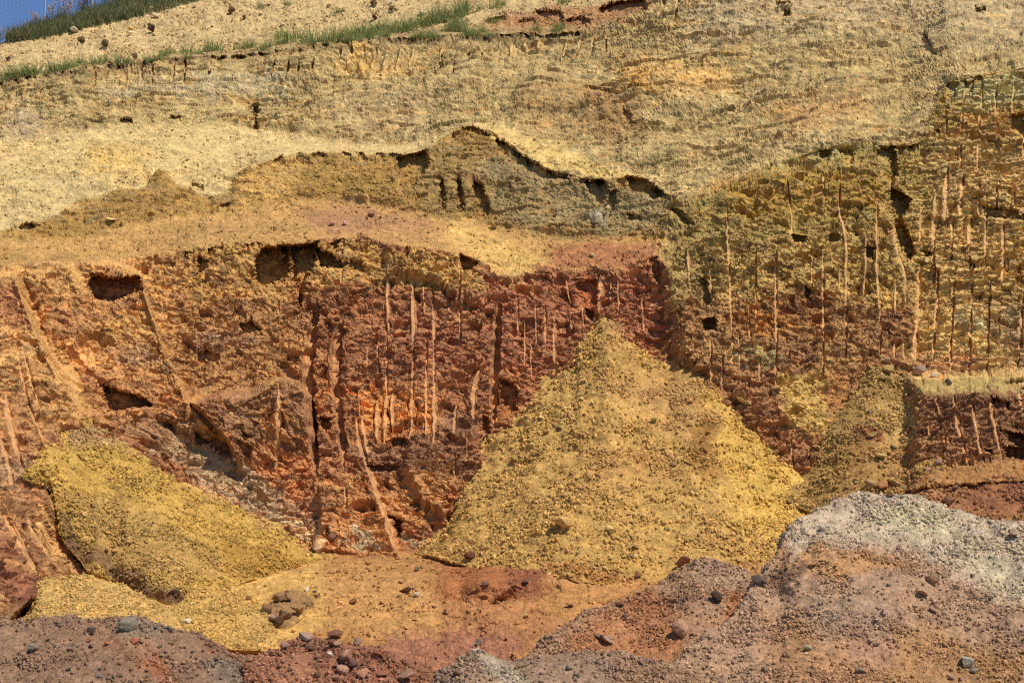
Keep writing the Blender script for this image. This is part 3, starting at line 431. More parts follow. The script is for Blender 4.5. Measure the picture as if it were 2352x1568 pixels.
PATCH = [
 # lower face, left: ochre and red-brown beds
 ([(-420, 600), (330, 590), (560, 560), (640, 640), (640, 720), (380, 730), (-420, 700)], (188, 148, 76), 18), ([(340, 590), (560, 560), (720, 560), (850, 560), (1010, 590), (1105, 600), (1100, 680), (1040, 660), (900, 650), (800, 650), (640, 690), (340, 690)], (172, 136, 64), 14),
 ([(-420, 600), (420, 590), (450, 700), (400, 800), (440, 930), (330, 960), (200, 960), (-420, 1020)], (190, 146, 78), 26), ([(-420, 660), (10, 655), (70, 690), (60, 740), (-420, 760)], (158, 98, 66), 18), ([(90, 690), (200, 690), (300, 720), (290, 800), (180, 810), (100, 770)], (164, 112, 64), 26), ([(210, 640), (330, 630), (330, 690), (215, 690)], (140, 82, 52), 16), ([(350, 690), (640, 690), (700, 760), (680, 880), (450, 900), (400, 830)], (152, 110, 62), 30), ([(210, 720), (330, 720), (340, 770), (230, 780)], (186, 146, 76), 18),
 ([(260, 810), (350, 790), (380, 840), (330, 850)], (150, 118, 98), 16), ([(430, 775), (570, 762), (600, 795), (470, 812)], (142, 110, 88), 12), ([(170, 860), (420, 870), (440, 930), (330, 960), (220, 950)], (160, 106, 58), 18), ([(150, 780), (260, 790), (300, 860), (200, 850)], (200, 148, 78), 20), ([(360, 700), (420, 700), (440, 780), (400, 800)], (178, 134, 72), 22),
 ([(270, 970), (330, 960), (470, 970), (520, 1010), (480, 1040), (360, 1030)], (128, 96, 70), 12), ([(345, 1030), (400, 1018), (520, 1048), (600, 1100), (640, 1150), (745, 1200), (745, 1262), (660, 1225), (500, 1130)], (160, 146, 122), 12), ([(660, 1170), (740, 1150), (748, 1262), (690, 1240)], (198, 178, 138), 10), ([(620, 1150), (740, 1130), (748, 1200), (660, 1190)], (160, 118, 96), 14),
 ([(470, 935), (620, 880), (700, 880), (715, 950), (700, 1010), (600, 1020), (520, 1000)], (124, 88, 62), 14), ([(600, 930), (660, 930), (650, 1000), (600, 1020)], (172, 116, 58), 16), ([(620, 1030), (700, 1010), (725, 1090), (700, 1150), (620, 1110)], (162, 96, 48), 16), ([(740, 1120), (880, 1120), (920, 1270), (800, 1280), (745, 1240)], (172, 112, 58), 10), ([(800, 1215), (860, 1235), (880, 1258), (845, 1258), (805, 1240)], (168, 164, 136), 6), ([(920, 1232), (962, 1228), (950, 1252), (925, 1250)], (160, 154, 128), 6),
 ([(820, 900), (900, 880), (1000, 900), (1010, 960), (960, 1000), (890, 1030), (820, 1000)], (196, 122, 52), 18), ([(735, 860), (770, 880), (770, 940), (735, 950)], (170, 100, 48), 12), ([(735, 1000), (860, 1030), (960, 990), (1040, 950), (1110, 960), (1105, 1090), (1020, 1120), (930, 1110), (830, 1060), (740, 1060)], (112, 74, 56), 14), ([(930, 1080), (1040, 1080), (1080, 1130), (1000, 1220), (900, 1180), (860, 1120)], (168, 116, 62), 18), ([(1040, 1120), (1090, 1110), (1050, 1170), (990, 1220)], (150, 84, 50), 12),
 ([(850, 690), (1100, 690), (1130, 760), (1130, 930), (1010, 900), (850, 880)], (140, 84, 58), 26), ([(1110, 640), (1180, 640), (1270, 610), (1330, 640), (1500, 590), (1525, 660), (1540, 800), (1400, 740), (1340, 760), (1200, 900), (1150, 860), (1110, 720)], (146, 86, 62), 14), ([(1330, 640), (1375, 640), (1375, 700), (1330, 720)], (158, 80, 42), 10), ([(1150, 860), (1190, 860), (1190, 980), (1130, 990)], (166, 100, 50), 10),
 ([(660, 300), (661, 300), (661, 301)], (0, 0, 0), 1),
 # bench debris
 ([(700, 480), (800, 460), (960, 500), (1010, 540), (900, 540), (760, 540), (690, 520)], (184, 134, 88), 26), ([(300, 540), (560, 500), (700, 500), (640, 555), (300, 585)], (196, 150, 84), 18), ([(1040, 500), (1180, 560), (1250, 600), (1200, 640), (1120, 610), (1030, 545)], (222, 178, 96), 12), ([(1280, 560), (1500, 560), (1520, 610), (1400, 620), (1330, 630), (1260, 600)], (184, 122, 76), 14), ([(1400, 500), (1450, 500), (1440, 530), (1395, 525)], (210, 142, 56), 8),
 # middle face
 ([(540, 420), (600, 380), (700, 370), (660, 440), (560, 480)], (204, 160, 82), 20), ([(1120, 330), (1200, 370), (1350, 410), (1530, 450), (1560, 520), (1400, 540), (1250, 540), (1120, 500), (1090, 400)], (158, 136, 88), 16), ([(960, 380), (1090, 330), (1090, 500), (970, 490)], (164, 134, 74), 16), ([(1355, 480), (1400, 470), (1400, 515), (1350, 515)], (172, 162, 130), 7),
 # right-hand face
 ([(1530, 470), (1640, 440), (1900, 350), (2110, 330), (2110, 650), (1530, 660)], (184, 146, 78), 14), ([(1640, 420), (1880, 380), (2040, 400), (2030, 520), (1900, 480), (1700, 520)], (192, 142, 58), 30), ([(1530, 560), (1660, 570), (1660, 680), (1570, 740), (1530, 690)], (156, 128, 74), 20), ([(1560, 680), (1700, 690), (1900, 670), (2010, 700), (2030, 800), (1950, 850), (1700, 890), (1620, 870), (1560, 800)], (160, 108, 66), 20), ([(1690, 710), (1800, 690), (1890, 700), (1880, 750), (1750, 770), (1690, 750)], (186, 112, 46), 18), ([(1800, 680), (1900, 668), (1900, 700), (1810, 710)], (140, 78, 50), 12), ([(1700, 800), (1850, 800), (1880, 860), (1800, 900), (1720, 890)], (138, 84, 58), 18), ([(1800, 870), (1900, 850), (1940, 1000), (1860, 1010), (1790, 940)], (190, 146, 72), 18), ([(1880, 860), (1930, 850), (1970, 1000), (1930, 1030)], (172, 108, 60), 10), ([(1640, 900), (1790, 900), (1810, 980), (1900, 1000), (1930, 1130), (1860, 1130), (1740, 980)], (150, 90, 60), 14), ([(1715, 800), (1760, 796), (1790, 830), (1740, 850)], (176, 160, 112), 8), ([(1690, 805), (1712, 800), (1712, 830), (1694, 836)], (164, 154, 124), 8),
 ([(2110, 430), (2420, 440), (2420, 860), (2080, 850), (2110, 640)], (172, 136, 80), 18), ([(2120, 300), (2420, 320), (2420, 440), (2140, 440)], (184, 142, 86), 16), ([(2176, 185), (2420, 160), (2420, 250), (2180, 250)], (188, 162, 112), 14), ([(2200, 260), (2340, 260), (2330, 330), (2190, 320)], (180, 130, 70), 20), ([(2200, 720), (2300, 735), (2290, 760), (2200, 750)], (158, 146, 120), 10), ([(2290, 720), (2420, 690), (2420, 860), (2300, 840)], (134, 106, 80), 16), ([(2090, 815), (2240, 830), (2250, 870), (2100, 862)], (176, 120, 80), 12), ([(2090, 895), (2420, 890), (2420, 1065), (2140, 1050)], (112, 66, 48), 8), ([(2140, 1000), (2230, 1010), (2240, 1060), (2140, 1050)], (150, 94, 62), 10), ([(2090, 862), (2420, 866), (2420, 900), (2095, 900)], (150, 122, 72), 6),
 # upper slope
 ([(1410, 130), (1520, 130), (1700, 150), (1680, 200), (1480, 240), (1430, 200)], (222, 180, 102), 26), ([(1440, 170), (1500, 170), (1480, 230), (1440, 240)], (222, 172, 82), 14), ([(1330, 190), (1440, 190), (1480, 290), (1400, 330), (1330, 270)], (178, 140, 84), 30), ([(1180, 200), (1330, 190), (1340, 300), (1260, 330), (1180, 280)], (184, 152, 94), 26), ([(1570, -60), (2420, -60), (2420, 100), (1900, 90), (1580, 100)], (194, 170, 122), 40), ([(1700, 300), (2000, 260), (2130, 300), (2000, 330), (1760, 380)], (202, 174, 112), 24), ([(1760, 250), (1980, 210), (1990, 270), (1800, 300)], (196, 154, 92), 26), ([(780, 160), (960, 140), (980, 180), (800, 190)], (216, 178, 104), 20), ([(820, 125), (860, 118), (850, 150), (815, 150)], (222, 178, 90), 10), ([(230, 205), (380, 190), (620, 180), (680, 180), (660, 210), (400, 215), (250, 225)], (190, 172, 130), 12), ([(0, 255), (80, 240), (110, 300), (0, 320)], (190, 166, 124), 20), ([(740, 230), (960, 220), (1000, 300), (800, 320)], (196, 168, 114), 26),
 ([(1110, 288), (1180, 300), (1300, 345), (1410, 388), (1500, 400), (1400, 414), (1310, 400), (1240, 378), (1165, 326), (1120, 302)], (226, 190, 112), 5), ([(600, 330), (850, 342), (960, 345), (720, 348)], (216, 186, 120), 8), ([(0, 380), (150, 400), (250, 440), (180, 450), (120, 495), (0, 540)], (214, 184, 122), 18), ([(200, 330), (340, 345), (330, 400), (200, 400)], (224, 186, 106), 24),
 # pit floor
 ([(-420, 1400), (90, 1340), (330, 1340), (560, 1330), (760, 1280), (760, 1440), (660, 1480), (-420, 1500)], (204, 158, 80), 20), ([(740, 1290), (900, 1300), (1000, 1350), (1100, 1420), (1000, 1480), (860, 1470), (740, 1420)], (192, 140, 76), 26), ([(1010, 1300), (1100, 1270), (1200, 1258), (1310, 1275), (1300, 1330), (1220, 1370), (1060, 1400), (1000, 1370)], (168, 104, 58), 18), ([(1180, 1310), (1290, 1320), (1240, 1370), (1130, 1400)], (146, 88, 58), 16), ([(1260, 1310), (1500, 1300), (1500, 1360), (1350, 1420), (1240, 1400)], (186, 132, 72), 24), ([(1000, 1390), (1200, 1370), (1320, 1440), (1280, 1520), (1060, 1500)], (178, 122, 72), 20), ([(598, 1400), (640, 1360), (690, 1357), (720, 1388), (690, 1420), (655, 1448), (630, 1440)], (156, 118, 74), 6), ([(880, 1460), (1060, 1440), (1200, 1460), (1180, 1520), (960, 1620), (860, 1620)], (160, 106, 78), 20),
 # foot of the left face
 ([(-420, 1060), (20, 1070), (70, 1180), (140, 1320), (90, 1420), (-420, 1440)], (146, 102, 66), 14), ([(-420, 1010), (50, 1060), (60, 1110), (-420, 1120)], (158, 134, 104), 14), ([(-20, 1230), (40, 1240), (95, 1330), (100, 1390), (-20, 1370)], (116, 68, 50), 12), ([(100, 1120), (130, 1180), (160, 1270), (200, 1310), (140, 1320), (80, 1220)], (186, 146, 86), 10), ([(-20, 1010), (20, 1010), (30, 1060), (-20, 1060)], (124, 66, 48), 8), ([(45, 1050), (105, 1045), (108, 1075), (60, 1085)], (120, 104, 84), 8), ([(-20, 870), (30, 870), (110, 1010), (100, 1040), (30, 1040)], (160, 110, 64), 14), ([(-20, 760), (60, 780), (130, 870), (180, 960), (130, 1000), (60, 900)], (186, 140, 78), 20),
]
for poly, c, soft in PATCH:
    A = paint(A, polymask(poly, cw_u, cw_v, soft), C(*c))
# bedding streaks and blotches inside every stratum
A *= (1 + 0.22 * n1 + 0.20 * n2)[..., None]
lowf = ((BAND == 2) | ((BAND >= 2) & (BAND <= 3) & (U > 1530)))
A = paint(A, 0.55 * sstep(.10, .42, n3 + 0.4 * n2) * blur_v(lowf.astype(F4), 4) * (U < 1530), C(176, 124, 66))
A = paint(A, 0.5 * sstep(.12, .45, fbm(X / 1.2, S / 0.3, 115, 4)) * blur_v(lowf.astype(F4), 4), C(112, 66, 48))
A = paint(A, 0.45 * sstep(.15, .5, fbm(X / 0.7, S / 0.25, 116, 4)) * (band_is(4) | band_is(6)), C(164, 146, 106))
A = paint(A, 0.45 * sstep(.12, .5, fbm(X / 0.9, S / 0.3, 117, 4)) * (band_is(4) | band_is(6)), C(206, 154, 70))
# block-to-block differences, fresh smear plus painted sunlight in the tooth marks, dark top soil under the sod
A *= (1 + ROUGH * (0.3 * (r2 - .5) + 0.34 * (r3 - .5) + 0.3 * (r4 - .5)) + (1 - ROUGH) * 0.4 * np.where(s2 > .02, c2 - .5, 0))[..., None]
deep = blur_v(lowf.astype(F4), 6); A = np.clip(A, .004, 1); Ad = np.exp(.68 * np.log(A) + .32 * np.log(C(156, 114, 64))) * 1.62; A = A + (Ad - A) * deep[..., None]
A *= 1 + .35 * (right_face * sstep(2060, 2140, U) * (Vw < 870))[..., None]
A *= 1 + right_face[..., None] * np.array([-.10, .03, -.04], F4)
crumb = ROUGH * sstep(.62, .7, c2 * (s2 > .03)) ; A = paint(A, .6 * crumb, C(196, 150, 94)); A = paint(A, ROUGH * .5 * sstep(.72, .76, r4), C(176, 128, 82)); A = paint(A, ROUGH * .4 * (1 - sstep(.2, .24, r3)) * deep, C(112, 72, 54))
A *= (1 - .08 * blur_v(band_is(5).astype(F4), 3) - .10 * blur_v(band_is(3).astype(F4), 3))[..., None]
A = A + (np.clip(A * 0.35 + C(216, 162, 104) * 0.70, 0, 1) - A) * (SMEAR_LIT * 0.9)[..., None]  # colour carries the groove's sunlit strip as well as its dusty smear
A = paint(A, BANDM * .75, C(206, 154, 84))
soil = line_below(L6, 6, 26) * np.clip(0.55 + 1.1 * fbm(U / 30, V / 14, 120, 3), 0, 1) * bu([-420, 1250, 1400, 1500], [1, 1, .5, 0])
A = paint(A, soil * 0.85, C(112, 84, 54))
A = paint(A, 0.6 * band_is(7) * sstep(-.2, .3, n1), C(150, 118, 76))
A = paint(A, polymask([(1110, 60), (1160, 36), (1240, 24), (1380, 14), (1490, -10), (1490, 20), (1420, 44), (1350, 62), (1260, 66), (1180, 62)], cw_u, cw_v, 8) * 0.85, C(178, 126, 78))
A = np.clip(A, 0.01, 0.9)

# cut the finished sheet into the places it consists of
F = grid_faces(NV, NU); fb = BAND[:-1, :-1]; fu = U[:-1, :-1]; fv = Vw[:-1, :-1]
fb = np.where((fu > 1530) & (fb >= 2) & (fb <= 4), 2, fb)
PIECES = {'quarry_floor': fb <= 1, 'lower_cliff': fb == 2, 'middle_bench': fb == 3, 'middle_cliff': fb == 4, 'upper_bench': fb == 5, 'upper_cliff': fb == 6, 'hillside': fb >= 7}
Pf = Pd.reshape(-1, 3).astype(F4); Af = A.reshape(-1, 3)
def sub_mesh(name, faces, mat=EARTH):
    idx, inv = np.unique(faces.ravel(), return_inverse=True)
    return raw_mesh(name, Pf[idx], inv.reshape(-1, 4), mat, Af[idx])
for nm, m in PIECES.items():
    tag(link(nm, sub_mesh(nm, F[m])), kind='structure')
# the far side of the hill, out of sight
ridge = Pd[0].copy(); back = ridge + np.array([0, 14, -6.0])
bv = np.concatenate([back, ridge]); bn = len(us); j = np.arange(bn - 1)
tag(link('far_hillside', raw_mesh('far_hillside', bv, np.stack([j, j + bn, j + bn + 1, j + 1], -1), EARTH, np.repeat(Af[:NU].mean(0)[None], 2 * bn, 0))), kind='structure')
SURF.append(('wall', Pd, normals(Pd), A))
print('wall', Pd.shape)

# ------------------------------------------------------------------ depth chart of everything built so far (to rest the heaps and stones on real ground)
ZS = 2.0; ZW, ZH = int(FW / ZS) + 200, int((FH + 160) / ZS) + 100
ZB = np.full((ZH, ZW), 1e9, F4)
def chart(P):
    u, v = project(P.reshape(-1, 3)); y = P.reshape(-1, 3)[:, 1]
    i = (u / ZS).astype(int) + 100; j = (v / ZS).astype(int) + 50
    ok = (i >= 0) & (i < ZW) & (j >= 0) & (j < ZH)
    np.minimum.at(ZB, (j[ok], i[ok]), y[ok])
def near_Y(u, v, r=1):
    i = np.clip((np.asarray(u) / ZS).astype(int) + 100, r, ZW - 1 - r); j = np.clip((np.asarray(v) / ZS).astype(int) + 50, r, ZH - 1 - r)
    st = np.stack([ZB[j + b, i + a] for a in range(-r, r + 1) for b in range(-r, r + 1)], 0)
    st = np.where(st > 1e8, np.nan, st)
    return np.nanmedian(st, 0)
chart(Pd)

def smooth1(a, k):
    p = np.pad(a, (k, k), mode='edge'); c = np.ones(2 * k + 1) / (2 * k + 1)
    return np.convolve(p, c, 'valid')

def heap(name, label, crest, foot, color, patches=(), lean=True, crestY=None, footY=None, footOff=None, mid=None, step=1.7, seed=200, amp=1.0, coarse=1.0, lump=0.10, ledge=(), cat='spoil heap', group=None, back=1.6, dust=0.0, toe=0.0, smooth=6, flank=30, bulge=.12, gain=1.0, apex=None):
    """a heap of dug earth. crest / foot are its outlines; a leaning heap starts at the ground behind it, a free one gets a far side."""
    crest = L(*crest); foot = L(*foot)
    u = np.arange(crest[0, 0], crest[-1, 0] + .1, step); nu = len(u)
    vt = ev(crest, u) + fbm(u / 30, u * 0 + seed, seed, 3) * 7 + fbm(u / 8, u * 0 + seed, seed + 3, 2) * 1.6; vb = np.maximum(ev(foot, u), vt + 3)
    if crestY is None: yt = smooth1(near_Y(u, vt, 2), 9) + 0.10
    else: yt = ev(L(*crestY), u)
    if footY is None: yb = smooth1(near_Y(u, vb, 2), 9) - (0.03 if footOff is None else ev(L(*footOff), u))
    else: yb = ev(L(*footY), u)
    yb = np.minimum(yb, yt - 0.02)
    nv = int(max((vb - vt).max() / step, 20))
    t = np.linspace(0, 1, nv)[:, None]
    Vh = vt + (vb - vt) * t; Uh = np.broadcast_to(u, Vh.shape).copy()
    k = t if mid is None else np.interp(t, [0, mid[0], 1], [0, mid[1], 1])
    Yh = yt + (yb - yt) * k
    if toe:
        toe = toe * (1 - sstep(380, 520, u))
        Yh = np.where(Vh > vb - toe, yb + (yt - yb) * 0 + np.minimum((vb - Vh) * 0.004, 1) + 0 * Yh, np.minimum(Yh, yt + (yb + toe * 0.004 - yt) * np.clip((Vh - vt) / np.maximum(vb - toe - vt, 1), 0, 1)))
    for poly, d, s in ledge: Yh = Yh + d * polymask(poly, Uh + 6 * fbm(Uh / 20, Vh / 20, seed + 5, 3), Vh, s)
    if lean:                                                # the flanks die out on the ground they lean against
        G = near_Y(Uh, Vh, 1); G = np.where(np.isnan(G), Yh, G); G = blur_u(blur_v(G, 5), 5)
        w = np.minimum(sstep(0, flank, Uh - u[0]), sstep(0, flank, u[-1] - Uh)); Yh = np.where(Yh < G, G + (Yh - G) * w, Yh)
    if lean: Yh = Yh - bulge * np.sin(math.pi * np.clip(t * 1.0, 0, 1)) * np.minimum(sstep(0, 90, Uh - u[0]), sstep(0, 90, u[-1] - Uh))
    Ph = world(Uh, Vh, Yh)
    if not lean:                                            # far side: falls away behind the crest
        nb = 40; q = np.linspace(0, 1, nb + 1)[1:, None]
        run = back * q; drop = run * 0.72 * np.clip(q * 4, 0, 1)
        Bk = Ph[0][None] + np.stack([0 * run + 0 * u, run + 0 * u, -drop + 0 * u], -1)
        Ph = np.concatenate([Bk[::-1], Ph]); Uh = np.concatenate([np.broadcast_to(u, (nb, nu)), Uh]); Vh = np.concatenate([np.broadcast_to(vt, (nb, nu)), Vh])
        for c in range(3): Ph[..., c] = blur_v(Ph[..., c], 4)
    for c in range(3): Ph[..., c] = blur_u(Ph[..., c], smooth)
    Nh = normals(Ph); Nh = np.stack([blur_u(blur_v(Nh[..., c], 4), 4) for c in range(3)], -1); Nh /= np.linalg.norm(Nh, axis=-1, keepdims=True)
    x = Ph[..., 0] + 0.3 * seed; s = Ph[..., 2] + 0.75 * Ph[..., 1]
    k = coarse * (.62 if crestY is not None and not lean else .8)
    a1, q1 = stones(x / (.17 * k), s / (.15 * k), seed + 1); a2, q2 = stones(x / (.085 * k), s / (.075 * k), seed + 2); a3, q3 = stones(x / (.042 * k), s / (.038 * k), seed + 3); a4, q4 = stones(x / (.022 * k), s / (.020 * k), seed + 4)
    run = 0
    if apex: run = .34 * fbm((Uh - apex[0]) / (Vh - apex[1] + 220) * 22, Vh / 260, seed + 30, 3)
    gp = sstep(-.12, .25, run + .30 * (np.linspace(0, 1, Uh.shape[0])[:, None] - .6) * (1 if apex else 0) + fbm(x / .7, s / .5, seed + 6, 4) - dust); gq = sstep(.05, .4, fbm(x / .45, s / .45, seed + 7, 3) - dust)
    D = lump * (fbm(x / 1.0, s / .8, seed + 8, 5) + .4 * fbm(x / .25, s / .2, seed + 9, 3)) + amp * (.11 * k * a1 * gq * gp + .06 * k * a2 * gp + .042 * k * a3 * (.2 + .8 * gp) + .026 * k * a4) + .004 * fbm(x / .05, s / .05, seed + 10, 2)
    ev_ = np.minimum(sstep(0, 5, np.arange(nu))[None, :], sstep(0, 5, nu - 1 - np.arange(nu))[None, :])
    Pq = Ph + Nh * (D * ev_)[..., None]
    cu = Uh + 34 * fbm(Uh / 90, Vh / 60, seed + 21, 3) + 20 * (q2 - .5) + 14 * (q3 - .5) + 16 * fbm(Uh / 50, Vh / 40, seed + 11, 4) + 5 * fbm(Uh / 11, Vh / 9, seed + 12, 2); cv = Vh + 30 * fbm(Uh / 90, Vh / 60, seed + 22, 3) + 16 * (q1 - .5) + 14 * fbm(Uh / 50, Vh / 40, seed + 13, 4) + 5 * fbm(Uh / 11, Vh / 9, seed + 14, 2)
    Ah = np.broadcast_to(np.asarray(C(*color), F4), Uh.shape + (3,)).copy()
    for poly, c, soft in patches: Ah = paint(Ah, polymask(poly, cu, cv, soft), C(*c))
    Ah *= (1 + .16 * fbm(x / .9, s / .6, seed + 15, 5) + .14 * fbm(x / .3, s / .2, seed + 16, 3))[..., None]
    top_id = np.where(a1 * gq > .08, q1, np.where(a2 * gp > .06, q2, q3))
    Ah *= (1 + .26 * (top_id - .5))[..., None]
    Ah[..., 0] *= 1 + .10 * (q2 - .5); Ah[..., 2] *= 1 + .2 * (q2 - .5)
    Ah = np.clip(Ah * gain * 1.22, .01, .9)
    Pk = np.pad(Pq, ((1, 1), (1, 1), (0, 0)), mode='edge'); Ak = np.pad(Ah, ((1, 1), (1, 1), (0, 0)), mode='edge')
    sk = np.array([0, .7, -.25]) if lean else np.array([0, .3, -.3])
    for sl in (np.s_[0, :], np.s_[-1, :], np.s_[:, 0], np.s_[:, -1]): Pk[sl] += sk       # a skirt that runs into the ground
    me = raw_mesh(name, Pk.reshape(-1, 3), grid_faces(*Pk.shape[:2]).reshape(-1, 4), EARTH, Ak.reshape(-1, 3))
    o = tag(link(name, me), label, cat, group)
    chart(Pq); SURF.append((name, Pq, Nh, Ah))
    return o

YEL = (200, 156, 78)
heap('spoil_heap', 'big yellow cone of dug earth leaning against the red-brown wall in the middle',
     [(950, 1264), (958, 1262), (975, 1233), (1025, 1202), (1058, 1126), (1088, 1071), (1100, 1034), (1125, 999), (1191, 944), (1218, 899), (1238, 861), (1276, 834), (1318, 821), (1330, 780), (1348, 752), (1372, 722), (1384, 712), (1404, 713), (1424, 733), (1451, 767), (1488, 799), (1551, 824), (1588, 844), (1636, 879), (1676, 919), (1726, 969), (1764, 1009), (1814, 1066), (1864, 1116), (1899, 1150), (1930, 1190), (1960, 1240)],
     [(950, 1268), (1100, 1300), (1300, 1336), (1500, 1350), (1700, 1350), (1800, 1330), (1960, 1300)], (198, 152, 82),
     [([(1560, 830), (1640, 880), (1760, 1010), (1900, 1150), (1800, 1280), (1700, 1200), (1620, 1060), (1590, 950)], (210, 164, 76), 40), ([(1370, 860), (1560, 840), (1640, 960), (1560, 1000), (1450, 940)], (190, 142, 84), 40), ([(1330, 1000), (1560, 1040), (1560, 1100), (1330, 1110)], (190, 142, 80), 30), ([(1560, 960), (1620, 970), (1640, 1090), (1590, 1080)], (172, 122, 62), 16), ([(1380, 715), (1440, 735), (1480, 780), (1400, 770)], (188, 136, 84), 14), ([(1230, 1280), (1400, 1310), (1420, 1340), (1240, 1320)], (186, 128, 70), 16)],
     footY=[(950, 21.6), (1100, 20.6), (1300, 19.5), (1500, 19.4), (1700, 19.4), (1960, 19.8)], mid=(.5, .47), seed=210, lump=.13, gain=.93, apex=(1393, 712))
heap('spoil_heap', 'bright yellow heap on the left whose foot is cut off by a dark scar',
     [(46, 1092), (60, 1084), (84, 1050), (107, 1016), (150, 985), (197, 954), (250, 981), (300, 1020), (350, 1056), (410, 1090), (462, 1114), (550, 1166), (640, 1215), (713, 1253), (760, 1270)],
     [(46, 1098), (90, 1112), (118, 1126), (128, 1200), (150, 1250), (180, 1288), (230, 1325), (290, 1354), (340, 1378), (400, 1398), (450, 1385), (500, 1358), (560, 1338), (650, 1310), (760, 1276)], (206, 160, 74),
     [([(150, 990), (197, 950), (260, 985), (330, 1040), (230, 1010), (150, 1020)], (190, 146, 98), 8), ([(250, 975), (350, 1050), (480, 1120), (720, 1250), (720, 1262), (480, 1140), (330, 1060)], (210, 160, 92), 6), ([(120, 1180), (180, 1250), (330, 1320), (450, 1360), (400, 1400), (230, 1330), (140, 1260)], (146, 108, 74), 12), ([(120, 1120), (300, 1140), (420, 1230), (560, 1290), (420, 1340), (300, 1310), (180, 1240)], (194, 150, 82), 24), ([(480, 1240), (600, 1240), (720, 1290), (600, 1330), (500, 1310)], (186, 138, 58), 20)],
     footOff=[(46, .05), (128, .14), (230, .24), (400, .28), (470, .06), (560, .03), (760, .03)], gain=.80, apex=(197, 954), bulge=.22, seed=230, toe=34, lump=.12)
heap('spoil_heap', 'smooth sandy fan below the dark scar at lower left',
     [(60, 1375), (92, 1331), (140, 1326), (200, 1318), (230, 1326), (287, 1343), (337, 1372), (400, 1393), (440, 1412), (480, 1440)],
     [(60, 1470), (480, 1480)], (210, 164, 92), footY=[(60, 16.6), (480, 16.9)], crestY=[(60, 18.3), (200, 18.6), (400, 18.1), (480, 17.6)], gain=.82, seed=250, amp=.75, lump=.05, dust=.2)
heap('spoil_heap', 'smooth sandy fan with a pale block, right of the dark scar foot',
     [(385, 1410), (404, 1394), (440, 1366), (470, 1353), (520, 1352), (560, 1356), (590, 1375), (620, 1410), (640, 1445)],
     [(385, 1470), (640, 1500)], (212, 164, 86), [([(540, 1390), (640, 1400), (640, 1490), (560, 1480)], (206, 160, 88), 10)], footY=[(385, 16.9), (640, 16.9)], crestY=[(385, 18.0), (470, 18.7), (560, 18.8), (640, 17.8)], gain=.82, seed=270, amp=.8, lump=.06, dust=.1)
heap('spoil_heap', 'yellow-brown rubble fan below the ledge on the right, strewn with blocks',
     [(1790, 1120), (1830, 1090), (1870, 1050), (1900, 1000), (1925, 940), (1950, 890), (1982, 852), (2014, 830), (2060, 845), (2096, 876), (2114, 924), (2130, 980), (2146, 1024), (2166, 1060), (2190, 1110), (2240, 1170)],
     [(1790, 1150), (1896, 1190), (2050, 1215), (2240, 1215)], (184, 142, 80), [([(1930, 1010), (2140, 1020), (2180, 1100), (2100, 1180), (1900, 1160)], (184, 136, 76), 20), ([(2040, 900), (2110, 900), (2150, 1010), (2050, 1010)], (196, 156, 94), 16), ([(1960, 980), (2020, 990), (2020, 1010), (1960, 1010)], (164, 104, 64), 10)], footY=[(1790, 21.6), (1896, 20.9), (2240, 19.9)], seed=290, lump=.10, coarse=1.1, flank=150, bulge=.02, gain=.86)
heap('spoil_heap', 'maroon rubble slope at the far right under the dark cut',
     [(2080, 1180), (2120, 1120), (2146, 1078), (2180, 1075), (2239, 1084), (2301, 1060), (2326, 1061), (2352, 1071), (2500, 1070), (2800, 1080)],
     [(2080, 1240), (2800, 1260)], (150, 96, 66), [([(2110, 1060), (2190, 1070), (2200, 1130), (2100, 1160)], (168, 116, 76), 16), ([(2200, 1150), (2352, 1180), (2352, 1260), (2200, 1200)], (160, 108, 66), 14)], footY=[(2080, 19.8), (2800, 19.4)], seed=310, lump=.12, coarse=1.2)
MAU = (172, 132, 104)
